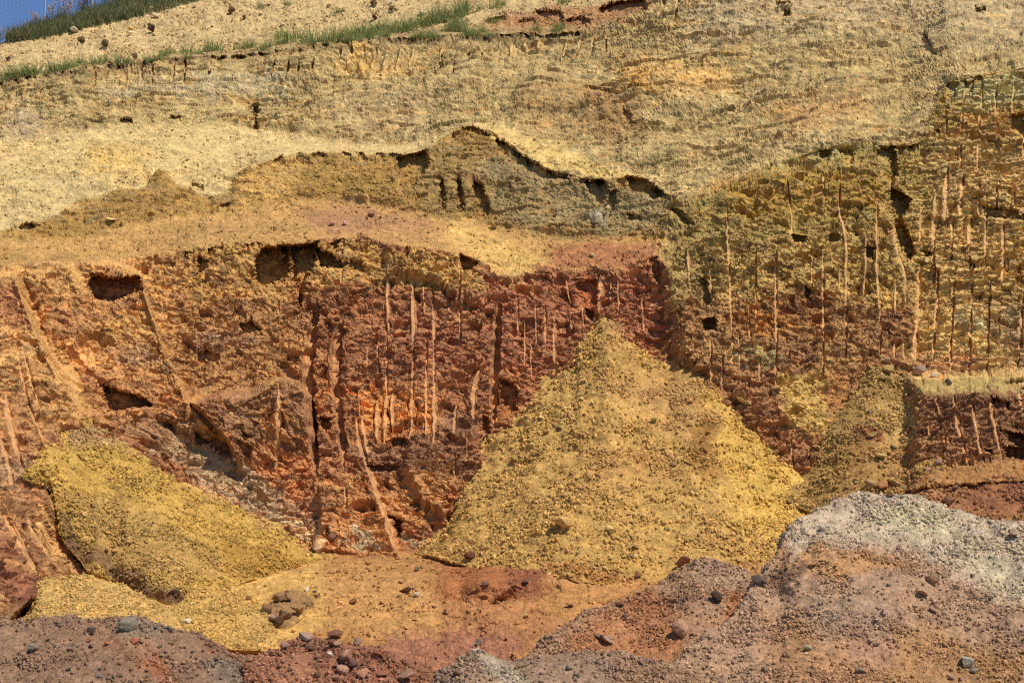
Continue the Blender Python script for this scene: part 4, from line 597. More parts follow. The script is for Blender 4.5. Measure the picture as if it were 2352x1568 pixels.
heap('spoil_heap', 'large mauve-brown mound in the right foreground with a pale grey-green top',
     [(1540, 1535), (1551, 1522), (1600, 1480), (1651, 1438), (1690, 1396), (1718, 1356), (1738, 1318), (1764, 1296), (1779, 1276), (1796, 1251), (1814, 1213), (1834, 1192), (1856, 1174), (1914, 1140), (1989, 1134), (2089, 1141), (2160, 1156), (2231, 1176), (2314, 1206), (2352, 1214), (2500, 1240), (2800, 1300)],
     [(1540, 1720), (2800, 1720)], (168, 130, 106),
     [([(1800, 1170), (2000, 1100), (2420, 1180), (2420, 1420), (2330, 1380), (2200, 1320), (2080, 1262), (1980, 1245), (1860, 1246), (1800, 1260)], (186, 160, 140), 22), ([(2000, 1160), (2120, 1160), (2180, 1210), (2080, 1230), (2000, 1200)], (190, 170, 142), 24), ([(2150, 1240), (2380, 1300), (2380, 1400), (2260, 1340)], (188, 166, 142), 28), ([(1760, 1270), (1860, 1255), (2000, 1270), (2080, 1290), (1960, 1330), (1840, 1320)], (176, 128, 88), 16), ([(1740, 1320), (1800, 1270), (1850, 1290), (1780, 1350)], (134, 98, 78), 10), ([(1740, 1420), (2060, 1380), (2130, 1450), (2050, 1600), (1760, 1600)], (168, 122, 88), 60), ([(2050, 1440), (2352, 1480), (2352, 1600), (2000, 1600)], (170, 124, 84), 40), ([(1820, 1360), (2000, 1350), (2080, 1440), (1880, 1480)], (166, 132, 112), 40), ([(1930, 1450), (2060, 1440), (2040, 1500), (1930, 1520)], (170, 124, 100), 16)],  # dark strip on the left flank paints shade of the face turned away
     lean=False, crestY=[(1540, 15.0), (1651, 15.7), (1726, 16.2), (1764, 16.5), (1856, 17.0), (1989, 17.2), (2231, 17.0), (2352, 16.6), (2800, 15.4)], footY=[(1540, 13.4), (1700, 13.3), (2800, 13.3)], seed=330, lump=.14, mid=(.5, .46),
     ledge=[([(1780, 1100), (1800, 1262), (1850, 1250), (1990, 1248), (2080, 1268), (2200, 1332), (2352, 1404), (2820, 1560), (2820, 1000)], .28, 7)])
heap('spoil_heap', 'grey-mauve stony heap across the bottom left corner',
     [(-420, 1460), (-100, 1440), (0, 1431), (50, 1421), (107, 1412), (175, 1415), (225, 1428), (262, 1423), (295, 1416), (345, 1423), (375, 1441), (412, 1449), (462, 1463), (525, 1481), (588, 1492), (640, 1486), (700, 1520), (740, 1570)],
     [(-420, 1720), (740, 1720)], (162, 122, 100), [([(440, 1460), (740, 1480), (740, 1600), (520, 1600)], (160, 108, 84), 30), ([(200, 1430), (330, 1470), (400, 1560), (300, 1560), (260, 1500)], (166, 118, 92), 24), ([(260, 1415), (350, 1420), (350, 1460), (280, 1460)], (160, 130, 110), 14), ([(300, 1495), (360, 1500), (370, 1560), (310, 1540)], (172, 106, 74), 14), ([(460, 1500), (560, 1510), (560, 1600), (480, 1600)], (150, 122, 106), 24)],
     lean=False, crestY=[(-420, 15.0), (740, 15.1)], footY=[(-420, 13.5), (740, 13.5)], gain=.76, seed=350, lump=.12, coarse=.9)
heap('spoil_heap', 'maroon heap of coarse broken rock at the bottom, left of centre',
     [(560, 1530), (600, 1495), (645, 1475), (680, 1456), (720, 1450), (770, 1455), (810, 1470), (850, 1478), (890, 1504), (940, 1520), (1000, 1546), (1070, 1600)],
     [(560, 1720), (1070, 1720)], (150, 98, 74), [([(600, 1500), (700, 1500), (740, 1600), (600, 1600)], (162, 108, 82), 20), ([(700, 1460), (880, 1470), (900, 1560), (740, 1560)], (150, 96, 74), 16)],
     lean=False, crestY=[(560, 14.8), (700, 15.0), (1070, 14.6)], footY=[(560, 13.3), (1070, 13.3)], seed=370, lump=.16, coarse=1.5)
heap('spoil_heap', 'low mauve mound between the yellow cone and the right foreground mound',
     [(1180, 1540), (1240, 1490), (1301, 1447), (1351, 1402), (1426, 1377), (1488, 1352), (1526, 1327), (1551, 1306), (1586, 1280), (1626, 1272), (1676, 1284), (1726, 1302), (1760, 1330), (1800, 1380)],
     [(1180, 1720), (1800, 1720)], (162, 122, 96), [([(1280, 1440), (1480, 1360), (1560, 1400), (1560, 1520), (1300, 1540)], (168, 112, 76), 24), ([(1560, 1280), (1740, 1290), (1740, 1360), (1600, 1340)], (164, 130, 108), 16), ([(1640, 1370), (1740, 1370), (1730, 1440), (1640, 1440)], (160, 104, 72), 14), ([(1400, 1370), (1500, 1340), (1500, 1380), (1420, 1410)], (160, 104, 74), 10)],
     lean=False, crestY=[(1180, 15.6), (1351, 16.6), (1551, 17.4), (1676, 17.5), (1800, 17.0)], footY=[(1180, 13.9), (1800, 13.9)], seed=390, lump=.12, coarse=1.15)
heap('spoil_heap', 'small grey mound with a pale ridge at the bottom edge, middle',
     [(980, 1600), (1020, 1540), (1055, 1512), (1098, 1488), (1138, 1508), (1176, 1522), (1226, 1508), (1301, 1501), (1401, 1496), (1501, 1511), (1551, 1521), (1620, 1570), (1660, 1610)],
     [(980, 1720), (1660, 1720)], (160, 126, 106), [([(1080, 1480), (1120, 1480), (1200, 1560), (1160, 1600), (1100, 1540)], (180, 156, 138), 12), ([(1400, 1500), (1620, 1520), (1620, 1620), (1420, 1620)], (164, 124, 98), 24)],
     lean=False, crestY=[(980, 14.4), (1098, 14.7), (1401, 14.8), (1660, 14.5)], footY=[(980, 13.1), (1660, 13.1)], gain=.85, seed=410, lump=.10)

# ------------------------------------------------------------------ loose rocks
def rock_mesh(seed, rough=0.10, planes=11, sub=3, flat=0.72):
    rs = np.random.RandomState(seed)
    import bmesh
    bm = bmesh.new(); bmesh.ops.create_icosphere(bm, subdivisions=sub, radius=1.0)
    p = np.array([v.co[:] for v in bm.verts]); f = np.array([[v.index for v in fc.verts] for fc in bm.faces]); bm.free()
    n = rs.normal(size=(planes, 3)); n /= np.linalg.norm(n, axis=1, keepdims=True); d = rs.uniform(.42, .82, planes)
    dots = p @ n.T
    r = np.where(dots > .05, d / np.maximum(dots, .05), 9).min(1); r = np.minimum(r, .98)
    q = p * r[:, None]
    q *= (1 + rough * (fbm(q[:, 0] * 2.1 + seed, q[:, 1] * 2.1 + q[:, 2] * 1.3, seed, 4)))[:, None]
    q[:, 2] *= flat
    return raw_mesh('rock', q, f, STONE)
ROCKS = [rock_mesh(s, .10 + .03 * (s % 4), 10 + s % 6, 3, (.62, .75, .85)[s % 3]) for s in range(12)]
SLABS = [rock_mesh(40 + s, .08, 8, 3, .36) for s in range(4)]
CLODS = [rock_mesh(60 + s, .55, 22, 4, .8) for s in range(4)]
RS = np.random.RandomState(7)
def lay(u, v, size, color, name='rock', label=None, cat='rock', group=None, kind=0, sink=.25, aspect=None):
    """set a stone on the ground seen at sheet position (u, v); size is its width on the sheet"""
    y = float(near_Y(u, v + size * .3, 2)); c = world(np.array(float(u)), np.array(float(v)), np.array(y))
    r = size * 0.5 * y / FPX
    pool = (ROCKS, SLABS, CLODS)[kind]
    o = bpy.data.objects.new(name, pool[RS.randint(len(pool))]); COL.objects.link(o)
    a = RS.uniform(.75, 1.05, 3) if aspect is None else np.array(aspect)
    r *= 1.55; o.scale = (r * 1.08 * a[0], r * 1.0 * a[1], r * 1.0 * a[2])
    o.rotation_euler = (RS.uniform(-.5, .5) + (.35 if kind == 1 else 0), RS.uniform(-.4, .4), RS.uniform(0, 6.28))
    o.location = (c[0], c[1] - r * .2, c[2] + r * .12)
    col = C(*color) * RS.uniform(1.15, 1.5); o.color = (*[float(q) for q in col], 1)
    tag(o, label, cat, group)
    return o

# distinct stones: (u, v, width, colour, kind 0 rock / 1 slab / 2 clod of soil, label)
BR, DK, PALE, GREY, YE, RED, PUR = (112, 86, 58), (84, 66, 48), (228, 204, 158), (172, 154, 128), (206, 168, 98), (164, 98, 66), (128, 92, 78)
BIG = [
 (241, 103, 20, BR, 2, 'dark brown soil clod in the middle of the pale slope, below the grassy ridge'), (190, 94, 17, BR, 2, 'brown soil clod left of the darkest clod on the pale slope'), (348, 68, 20, DK, 2, 'dark soil clod high on the pale slope beside a yellow stone'), (310, 131, 17, BR, 2, 'flat brown soil clod just above the grass tufts'), (532, 25, 17, BR, 2, 'brown soil clod at the top of the pale slope, right of the grassy ridge'), (562, 40, 12, BR, 2, 'smaller brown clod right below the topmost brown clod'), (858, 9, 18, BR, 2, 'wide brown soil clod at the upper frame edge left of a white stone'), (900, 22, 16, BR, 2, 'brown soil clod directly below the white stone at the upper edge'), (861, 41, 13, DK, 2, 'small dark clod standing alone above the tall grass'), (19, 136, 11, DK, 2, 'dark clod at the left frame edge on the pale slope'),
 (172, 70, 18, GREY, 0, 'grey boulder half buried at the foot of the ridge grass'), (360, 37, 15, PALE, 0, 'pale yellow boulder under the ridge grass, largest on the crest line'), (302, 66, 14, YE, 0, 'yellow stone beside the dark clod high on the pale slope'), (300, 77, 11, PALE, 0, 'pale stone right under the yellow stone on the slope'), (447, 15, 11, PALE, 0, 'pale stone near the end of the ridge grass'), (136, 150, 10, PALE, 0, 'cream stone lying among the left grass tufts'), (253, 145, 13, (180, 130, 96), 0, 'pinkish brown stone at the bench edge between grass tufts'), (898, 6, 9, (240, 228, 206), 0, 'white stone at the upper frame edge'), (970, 31, 12, PALE, 0, 'rounded cream stone beside the tall grass tuft'), (875, 20, 9, PALE, 0, 'cream stone left of the brown clod under the white stone'), (708, 91, 12, PALE, 0, 'flat cream stone half hidden by bench grass'),
 (855, 490, 17, (176, 122, 92), 0, 'pinkish brown block on the middle bench under the overhang'), (793, 514, 13, (206, 176, 152), 0, 'pinkish white broken stone in the bench debris'), (763, 513, 11, (184, 132, 108), 0, 'pink stone left of the whitish stone on the bench'), (1133, 519, 17, (196, 164, 98), 1, 'tilted ochre slab at the foot of the ribbed cliff'), (1372, 503, 20, (194, 180, 150), 0, 'pale grey boulder under the overhang right of the ribbed cliff'), (1361, 587, 12, (216, 184, 132), 0, 'cream stone on the reddish bench right of the sandy chute'), (1431, 597, 10, RED, 0, 'reddish stone at the brink of the red wall'), (1511, 612, 20, (132, 102, 82), 0, 'purple-brown block stuck in the corner of the red wall'), (255, 505, 19, (214, 178, 112), 1, 'long pale slab in the yellow bank on the left'), (208, 830, 1, YE, 0, ''),
 (1253, 993, 12, (150, 104, 62), 0, 'brown block on the left flank of the yellow cone'), (1283, 986, 12, (120, 100, 60), 0, 'dark olive stone beside the brown block on the cone'), (1501, 966, 14, (150, 126, 70), 0, 'olive stone alone on the middle of the yellow cone'), (1182, 1054, 16, (168, 132, 60), 0, 'ochre boulder on the lower left flank of the yellow cone'), (1548, 1066, 14, (160, 122, 80), 0, 'brown stone right of the centre of the yellow cone'), (1313, 1146, 17, (196, 152, 80), 0, 'ochre boulder with a dark underside on the lower cone'), (1351, 1036, 9, (190, 124, 92), 0, 'pink stone on the yellow cone'), (1371, 842, 10, (176, 140, 72), 0, 'small ochre stone high on the yellow cone'), (1296, 1200, 36, (204, 160, 88), 0, 'largest yellow boulder half buried in the lower cone'), (1400, 1214, 14, (212, 174, 104), 0, 'rounded yellow stone right of the largest cone boulder'), (1460, 1254, 15, (208, 168, 98), 0, 'yellow stone low on the cone above its toe'), (1523, 1201, 13, (176, 144, 82), 0, 'ochre block low on the right side of the cone'), (1456, 1278, 11, (216, 186, 124), 0, 'pale yellow stone at the toe of the cone'), (1223, 1022, 10, (204, 172, 104), 0, 'pale ochre stone on the left edge of the cone'),
 (1467, 1320, 18, (150, 104, 66), 0, 'brown boulder in the hollow at the toe of the yellow cone'), (1311, 1389, 16, (158, 112, 66), 1, 'brown slab on the pit floor below the cone'), (1566, 1292, 27, (140, 92, 64), 1, 'long red-brown slab on the crest of the low mauve mound'), (1648, 1372, 24, (92, 72, 60), 0, 'dark boulder on the low mauve mound'), (1566, 1447, 38, (176, 132, 102), 0, 'biggest mauve-orange boulder between the two mauve mounds'), (1391, 1468, 27, (172, 136, 116), 1, 'flat mauve boulder left of the biggest mauve-orange one'), (1433, 1416, 12, (108, 80, 66), 0, 'dark stone on the left flank of the low mauve mound'), (1426, 1387, 16, (150, 98, 70), 0, 'red-brown block above a dark stone on the low mound'), (1306, 1533, 16, (142, 126, 112), 0, 'grey lump on the small grey mound'), (1745, 1333, 26, (96, 80, 70), 0, 'dark block wedged against the left foot of the big mauve mound'), (1208, 1414, 15, (200, 158, 92), 0, 'ochre stone on the brown pit floor'), (1208, 1336, 16, (112, 74, 58), 0, 'dark maroon block in the pit floor hollow'),
 (2219, 1519, 30, (198, 186, 164), 0, 'pale grey rock with a sharp edge, largest on the right mound'), (2234, 1540, 16, (158, 144, 124), 0, 'grey stone touching the pale rock on the right mound'), (2144, 1402, 19, (176, 134, 104), 1, 'flat mauve stone on the right mound, lowest of three slabs'), (2121, 1362, 20, (180, 138, 102), 1, 'tilted mauve slab, middle one of three on the right mound'), (2142, 1332, 22, (172, 132, 102), 1, 'wide mauve slab, topmost of three on the right mound'), (2328, 1224, 26, (192, 156, 134), 0, 'pinkish boulder on the pale crest at the right edge'), (1976, 1542, 18, (136, 118, 100), 0, 'grey clod low on the right mound'), (1854, 1487, 19, (168, 158, 124), 0, 'grey-olive stone on the left foot of the right mound'), (1890, 1214, 15, (196, 180, 160), 0, 'pale pink-grey stone on the left crest of the right mound'), (1868, 1296, 14, (200, 140, 96), 1, 'orange chip below the crest of the right mound'),
 (312, 1473, 22, (172, 104, 72), 0, 'red rock tucked under the grey boulder in the lower left heap'), (297, 1436, 32, (150, 136, 118), 0, 'big grey boulder on the crest of the lower left heap'), (76, 1488, 26, (140, 124, 106), 0, 'grey boulder at the far left of the lower left heap'), (212, 1446, 20, (118, 100, 86), 0, 'dark grey block left of the big grey boulder'), (390, 1444, 14, (138, 124, 116), 0, 'grey rounded stone on the right shoulder of the lower left heap'), (430, 1427, 18, (230, 210, 168), 0, 'cream block on the smooth sandy fan'), (442, 1386, 10, (216, 178, 112), 0, 'small pale stone at the apex of the sandy fan'), (402, 1362, 21, (104, 78, 66), 1, 'dark purple slab in the foot of the dark scar'), (570, 1373, 13, (150, 102, 62), 0, 'brown stone on the sand right of the scar'), (247, 1476, 12, (186, 112, 70), 0, 'orange stone left of the red rock in the lower left heap'), (205, 1469, 12, (164, 96, 70), 0, 'reddish stone under the dark grey block'),
 (700, 1462, 32, (178, 142, 124), 0, 'pale mauve boulder at the left end of the maroon rock heap'), (770, 1457, 24, (134, 92, 76), 0, 'maroon boulder on top of the maroon rock heap'), (766, 1478, 19, (120, 80, 62), 0, 'dark maroon block under the top boulder of the maroon heap'), (792, 1507, 34, (170, 120, 96), 0, 'largest pinkish boulder in the maroon rock heap'), (760, 1501, 12, (216, 200, 178), 0, 'whitish stone left of the largest boulder in the maroon heap'), (809, 1527, 22, (118, 82, 76), 0, 'dark purple block right under the largest pinkish boulder'), (836, 1544, 28, (192, 136, 104), 0, 'salmon coloured flat-faced rock low in the maroon heap'), (784, 1538, 28, (180, 136, 112), 0, 'pinkish rock left of the salmon coloured one'), (863, 1504, 22, (152, 98, 66), 0, 'rusty brown block on the right side of the maroon heap'), (882, 1546, 24, (160, 108, 76), 1, 'flat rust-brown slab right of the salmon rock'), (748, 1490, 16, (150, 106, 84), 0, 'maroon stone above the whitish stone'), (713, 1487, 18, (130, 94, 78), 0, 'maroon block below the pale mauve boulder'), (933, 1547, 30, (160, 118, 96), 1, 'wide flat mauve rock right of the maroon heap'), (820, 1474, 20, (142, 114, 98), 0, 'grey-mauve stone at the right shoulder of the maroon heap'), (732, 1508, 16, (148, 100, 78), 0, 'red-brown stone in the middle of the maroon heap'), (655, 1482, 20, (160, 120, 100), 0, 'mauve stone at the left tail of the maroon heap'),
 (1078, 1277, 19, (120, 76, 56), 0, 'dark red-brown boulder on the ground left of the brown swell'), (958, 1306, 14, (140, 116, 100), 0, 'grey stone with a white side on the pit floor'), (930, 1357, 22, (104, 66, 44), 1, 'dark brown slab on the pit floor'), (958, 1366, 12, (206, 184, 146), 0, 'pale stone just below the dark brown slab'), (813, 1381, 14, (132, 88, 60), 0, 'brown stone among gravel left of the dark slab'), (705, 1353, 13, (222, 206, 176), 0, 'whitish stone on the yellow ground above the exposed rock'), (724, 1358, 10, (128, 116, 104), 0, 'grey stone right of the whitish one'), (727, 1369, 10, (128, 84, 60), 0, 'brown stone below the whitish and grey ones'), (760, 1236, 22, (136, 94, 70), 0, 'brown block at the wall foot right of the white patch'), (1050, 1543, 18, (140, 106, 86), 0, 'brown-mauve stone left of the small grey mound'), (1100, 1477, 16, (108, 96, 86), 0, 'dark stone on the peak of the small grey mound'), (1026, 1404, 12, (138, 92, 66), 0, 'brown stone on the floor left of the small grey mound'), (998, 1392, 12, (190, 150, 120), 0, 'pinkish stone on the red-brown floor'), (1113, 1340, 16, (128, 92, 80), 0, 'purplish stone on the slope of the brown swell'),
 (640, 1424, 26, (112, 84, 60), 0, 'dark brown block at the lower tip of the exposed rock'), (686, 1400, 32, (168, 128, 80), 0, 'ochre-brown block on the right of the exposed rock'), (614, 1402, 24, (128, 96, 66), 0, 'dark brown block on the left of the exposed rock'), (640, 1374, 26, (146, 112, 74), 0, 'brown block on top of the exposed rock'), (664, 1372, 22, (160, 124, 84), 0, 'light brown block beside the topmost block of the exposed rock'), (655, 1412, 26, (160, 122, 80), 0, 'brown block in the middle of the exposed rock'), (625, 1420, 18, (170, 136, 116), 0, 'pinkish block low on the left of the exposed rock'),
 (2040, 848, 22, (170, 136, 76), 0, 'ochre block balanced at the head of the rubble fan'), (2034, 830, 18, (190, 150, 110), 0, 'pinkish stone on top of the block heading the rubble fan'), (2112, 852, 26, (160, 136, 116), 1, 'grey-mauve slab at the left end of the ledge'), (2146, 861, 14, (200, 194, 166), 0, 'whitish stone on the ledge under the tooth marks'), (2084, 989, 14, (160, 98, 62), 0, 'red-brown stone alone on the smooth part of the rubble fan'), (2030, 1115, 24, (178, 122, 74), 0, 'orange-brown boulder at the foot of the rubble fan'), (2046, 1104, 18, (186, 150, 84), 0, 'ochre boulder just above the orange-brown one'), (2002, 1113, 22, (188, 148, 92), 0, 'ochre slab left of the orange-brown boulder'), (2024, 1048, 20, (196, 164, 98), 1, 'flat ochre stone in the middle of the rubble fan'), (2129, 1079, 16, (184, 132, 104), 0, 'pink stone where the rubble fan meets the maroon slope'), (2156, 1061, 17, (158, 124, 108), 0, 'mauve stone below the foot of the dark cut'), (2071, 1140, 12, (170, 160, 140), 0, 'grey stone at the crest of the right mound'), (2195, 1120, 14, (150, 104, 78), 0, 'maroon stone on the maroon rubble slope'), (2178, 1150, 20, (118, 78, 58), 0, 'dark maroon block on the rubble behind the right mound'), (1708, 924, 26, (206, 186, 124), 1, 'pale olive slab standing at the right edge of the yellow cone'), (2176, 878, 16, (128, 112, 92), 0, 'dark grey block under the ledge lip'), (2068, 872, 14, (160, 130, 78), 0, 'ochre stone near the head of the rubble fan'), (2026, 870, 18, (150, 120, 66), 0, 'olive block below the head of the rubble fan'),
]
for u, v, s, c, k, lb in BIG:
    if lb: lay(u, v, s, c, 'soil_clod' if k == 2 else 'rock', lb, 'soil clod' if k == 2 else 'rock', 'soil clods on the pale slope' if k == 2 else None, k)
# medium stones that nothing tells apart, by the ground they lie on
FIELDS = [
 ('small yellow stone lying loose on the big yellow cone', 'loose stones on the yellow cone', [(1100, 1040), (1390, 780), (1700, 1050), (1820, 1270), (1500, 1330), (1000, 1250)], (206, 168, 98), 30, 6, 11),
 ('small stone lying loose on the big mauve mound at right', 'loose stones on the right mound', [(1780, 1340), (1990, 1180), (2340, 1260), (2340, 1560), (1700, 1560), (1680, 1450)], (178, 146, 122), 28, 6, 12),
 ('small grey or mauve stone on the heap in the lower left corner', 'loose stones on the lower left heap', [(10, 1445), (340, 1430), (600, 1510), (640, 1560), (10, 1560)], (150, 128, 112), 24, 7, 13),
 ('coarse maroon stone of the broken rock heap', 'loose stones on the maroon heap', [(660, 1480), (740, 1470), (860, 1490), (960, 1560), (660, 1562)], (156, 112, 90), 24, 9, 18),
 ('small brown stone on the gravelly pit floor', 'loose stones on the pit floor', [(740, 1300), (1060, 1290), (1300, 1350), (1280, 1430), (900, 1450), (760, 1430)], (190, 140, 86), 18, 6, 11),
 ('small pale stone scattered over the upper slope', 'loose stones on the upper slope', [(0, 115), (200, 90), (480, 12), (960, 6), (950, 60), (600, 100), (250, 135), (0, 165)], (224, 196, 144), 30, 5, 10),
 ('broken block in the rubble of the ledge and fan at right', 'loose stones of the right rubble', [(1990, 860), (2090, 880), (2130, 1030), (2180, 1100), (2060, 1140), (1930, 1130), (1960, 1010)], (188, 150, 92), 24, 8, 17),
 ('small mauve stone on the low mound between cone and right mound', 'loose stones on the low mauve mound', [(1320, 1450), (1500, 1360), (1640, 1290), (1720, 1320), (1640, 1430), (1500, 1490), (1340, 1490)], (170, 130, 106), 18, 7, 13),
]
def inpoly(u, v, poly): return float(sdf(poly, np.array([u]), np.array([v]))[0]) > 0
for lb, gr, poly, c, n, a, b in FIELDS:
    p = np.array(poly); k = 0
    while k < n:
        u = RS.uniform(p[:, 0].min(), p[:, 0].max()); v = RS.uniform(p[:, 1].min(), p[:, 1].max())
        if inpoly(u, v, poly):
            cc = np.clip(np.array(c) * RS.uniform(.78, 1.08) + RS.uniform(-8, 8, 3), 20, 245)
            lay(u, v, a + (b - a) * RS.rand() ** 1.8, tuple(cc), 'rock', lb, 'rock', gr, 1 if RS.rand() < .2 else 0); k += 1

# ------------------------------------------------------------------ gravel: everything too small to count, one object
def gravel():
    import bmesh
    bm = bmesh.new(); bmesh.ops.create_icosphere(bm, subdivisions=1, radius=1.0)
    ip = np.array([v.co[:] for v in bm.verts], F4); fi = np.array([[v.index for v in f.verts] for f in bm.faces]); bm.free()
    rs = np.random.RandomState(11)
    shapes = []
    for q in range(24):
        n = rs.normal(size=(8, 3)); n /= np.linalg.norm(n, axis=1, keepdims=True); d = rs.uniform(.4, .85, 8)
        dots = ip @ n.T; r = np.minimum(np.where(dots > .05, d / np.maximum(dots, .05), 9).min(1), 1.1)
        shapes.append(ip * r[:, None])
    shapes = np.array(shapes, F4)
    PP, NN, AA, RR = [], [], [], []
    for name, Pg, Ng, Ag in SURF:
        du = np.linalg.norm(np.gradient(Pg, axis=1), axis=-1); dv = np.linalg.norm(np.gradient(Pg, axis=0), axis=-1)
        area = np.minimum(du, .05) * np.minimum(dv, .05)
        u, v = project(Pg); vis = (u > -60) & (u < FW + 60) & (v > -40) & (v < FH + 60)
        x, s = Pg[..., 0], Pg[..., 2] + .75 * Pg[..., 1]
        cl = np.clip(.3 + 1.9 * fbm(x / .8, s / .6, 500, 4), .05, 2) * np.clip(.6 + 1.2 * fbm(x / .25, s / .25, 501, 2), .1, 2)
        if name == 'wall':
            steep = Ng[..., 2]; cl = cl * np.where(np.isin(BAND, (3, 5)), .8, np.where(BAND >= 7, 1.9, np.where(BAND <= 1, 1.3, .10))) * (1 - SMO)
            n = 34000
        else:
            n = int(9000 + 1200 * min(area[vis].sum(), 40))
            yy = Pg[..., 1].mean(); cl = cl * 1.0
        w = (area * vis * cl).ravel(); w /= w.sum()
        k = rs.choice(len(w), size=n, p=w)
        PP.append(Pg.reshape(-1, 3)[k]); NN.append(Ng.reshape(-1, 3)[k]); AA.append(Ag.reshape(-1, 3)[k])
        near = Pg[..., 1].mean() < 18
        RR.append(.0065 + .024 * rs.rand(n) ** 4 if near else .008 + .034 * rs.rand(n) ** 6)
    PP, NN, AA, RR = map(np.concatenate, (PP, NN, AA, RR)); n = len(PP)
    q = rs.normal(size=(n, 4)); q /= np.linalg.norm(q, axis=1, keepdims=True); w, x, y, z = q.T
    R = np.stack([1 - 2 * (y * y + z * z), 2 * (x * y - z * w), 2 * (x * z + y * w), 2 * (x * y + z * w), 1 - 2 * (x * x + z * z), 2 * (y * z - x * w), 2 * (x * z - y * w), 2 * (y * z + x * w), 1 - 2 * (x * x + y * y)], -1).reshape(n, 3, 3).astype(F4)
    sc = rs.uniform(.65, 1.15, (n, 1, 3)).astype(F4) * RR[:, None, None].astype(F4)
    vt = np.einsum('nij,nkj->nki', R, shapes[rs.randint(24, size=n)] * sc) + (PP + NN * (RR * .35)[:, None])[:, None, :].astype(F4)
    col = AA * rs.uniform(.78, 1.3, (n, 1)) * np.array([1, 1, 1]) ; col[:, 2] *= rs.uniform(.9, 1.12, n); col = np.clip(col, .01, .85)
    faces = (fi[None] + (np.arange(n) * len(ip))[:, None, None]).reshape(-1, 3)
    me = raw_mesh('gravel', vt.reshape(-1, 3), faces, EARTH, np.repeat(col, len(ip), 0))
    tag(link('gravel', me), 'loose gravel strewn over the heaps, benches and pit floor', 'gravel', kind='stuff')
    print('gravel', n)
gravel()

# ------------------------------------------------------------------ plants on the bench edge and the ridge
GRASS = mat_plain('grass_blade', (.14, .25, .05), .7, rgb2=(.40, .42, .15), trans=.45, rgb3=(.46, .38, .2))
RIDGE = mat_plain('ridge_grass', (.10, .14, .045), .75, rgb2=(.30, .30, .13), trans=.4, rgb3=(.48, .40, .24))
STEM = mat_plain('stalk', (.10, .09, .08), .8)
PETAL = mat_plain('petal', (.42, .25, .22), .8, rgb2=(.62, .46, .42))
def blades(n, spread, h0, h1, wid, lean, rs, droop=.5, base=None):
    """grass blades as bent tapering strips; base: optional (n, 3) roots"""
    V_, F_ = [], []
    t = np.array([0, .35, .7, 1.0])
    for k in range(n):
        if base is None:
            a = rs.uniform(0, 6.283); r = spread * math.sqrt(rs.rand()); b = np.array([r * math.cos(a), r * math.sin(a) * .8, -.03])
        else: b = base[k]; a = rs.uniform(0, 6.283)
        if rs.rand() < .35: a = rs.uniform(0, 6.283)
        h = rs.uniform(h0, h1); ln = lean * rs.uniform(.2, 1.2); d = np.array([math.cos(a), math.sin(a), 0]); sd = np.array([-d[1], d[0], 0]); w = wid * rs.uniform(.6, 1.3)
        i0 = len(V_)
        for q in t:
            c = b + d * (ln * h * q ** 1.7) + np.array([0, 0, h * (q - droop * rs.uniform(.4, 1) * .5 * q * q * ln)])
            ww = w * (1 - q) + .0012
            V_ += [c - sd * ww, c + sd * ww]
        for q in range(3): F_.append((i0 + 2 * q, i0 + 2 * q + 1, i0 + 2 * q + 3, i0 + 2 * q + 2))
    return np.array(V_, F4), np.array(F_, np.int32)
gr = np.random.RandomState(5)
TUFT = []
for q in range(5):
    v_, f_ = blades(110, .19, .10, .36, .0065, .8, gr, .8); TUFT.append(raw_mesh('grass_tuft', v_, f_, GRASS))
for q in range(2):
    v_, f_ = blades(46, .05, .16, .27, .011, 1.1, gr, .8); TUFT.append(raw_mesh('grass_tuft', v_, f_, GRASS))
for q in range(2):
    v_, f_ = blades(170, .18, .2, .56, .007, .6, gr, .7); TUFT.append(raw_mesh('grass_tuft', v_, f_, GRASS))
def tuft(u, v, size, label, group, kind=None):
    y = float(near_Y(u, v, 2)); c = world(np.array(float(u)), np.array(float(v)), np.array(y))
    k = gr.randint(5) if kind is None else kind
    o = link('grass_tuft', TUFT[k]); o.location = c + np.array([0, -.03, -.02]); o.rotation_euler = (0, 0, gr.uniform(0, 6.28)); s = size * gr.uniform(.6, 1.1); o.scale = (s * gr.uniform(.9, 1.3), s, s * gr.uniform(.7, 1.0))
    return tag(o, label, 'grass tuft', group)
GA, GB, GC_ = 'short green grass tuft in the row along the bench edge, left part', 'green grass tuft of the dense patch in the middle of the bench edge', 'short green grass tuft on the right part of the bench edge'
ga = 'grass tufts along the bench edge'
for u, v in [(8, 182), (24, 178), (40, 176), (56, 172), (70, 170), (84, 168), (130, 163), (146, 160), (160, 156), (172, 153), (184, 146), (214, 148), (228, 146), (240, 142), (282, 146), (368, 135), (380, 128), (392, 122), (430, 120), (462, 122), (478, 118), (496, 116), (556, 112), (574, 108)]:
    tuft(u, v, .95, GA, ga)
tuft(341, 142, 1.0, 'spiky light green rosette of broad leaves on the bench edge', ga, 5); tuft(432, 133, .95, 'broad-leaved rosette below a small grass tuft on the bench edge', ga, 6)
for u, v in [(600, 116), (616, 108), (646, 100), (662, 96), (680, 88), (700, 100), (718, 92), (733, 98), (644, 84), (764, 96), (776, 86), (790, 94), (800, 82), (812, 92), (826, 84), (838, 76), (846, 88), (858, 80), (868, 74), (880, 66), (884, 84), (905, 74), (918, 66), (930, 72), (944, 62), (956, 64), (970, 58), (984, 56)]:
    tuft(u, v, 1.05, GB, ga)
for u, v, k in [(1000, 46, 8), (1016, 44, 7)]: pass
tuft(1004, 50, 1.0, 'tallest bright green grass clump on the bench edge, left one of two', ga, 7); tuft(1020, 46, .9, 'tall grass clump leaning against the tallest clump on the bench', ga, 8)
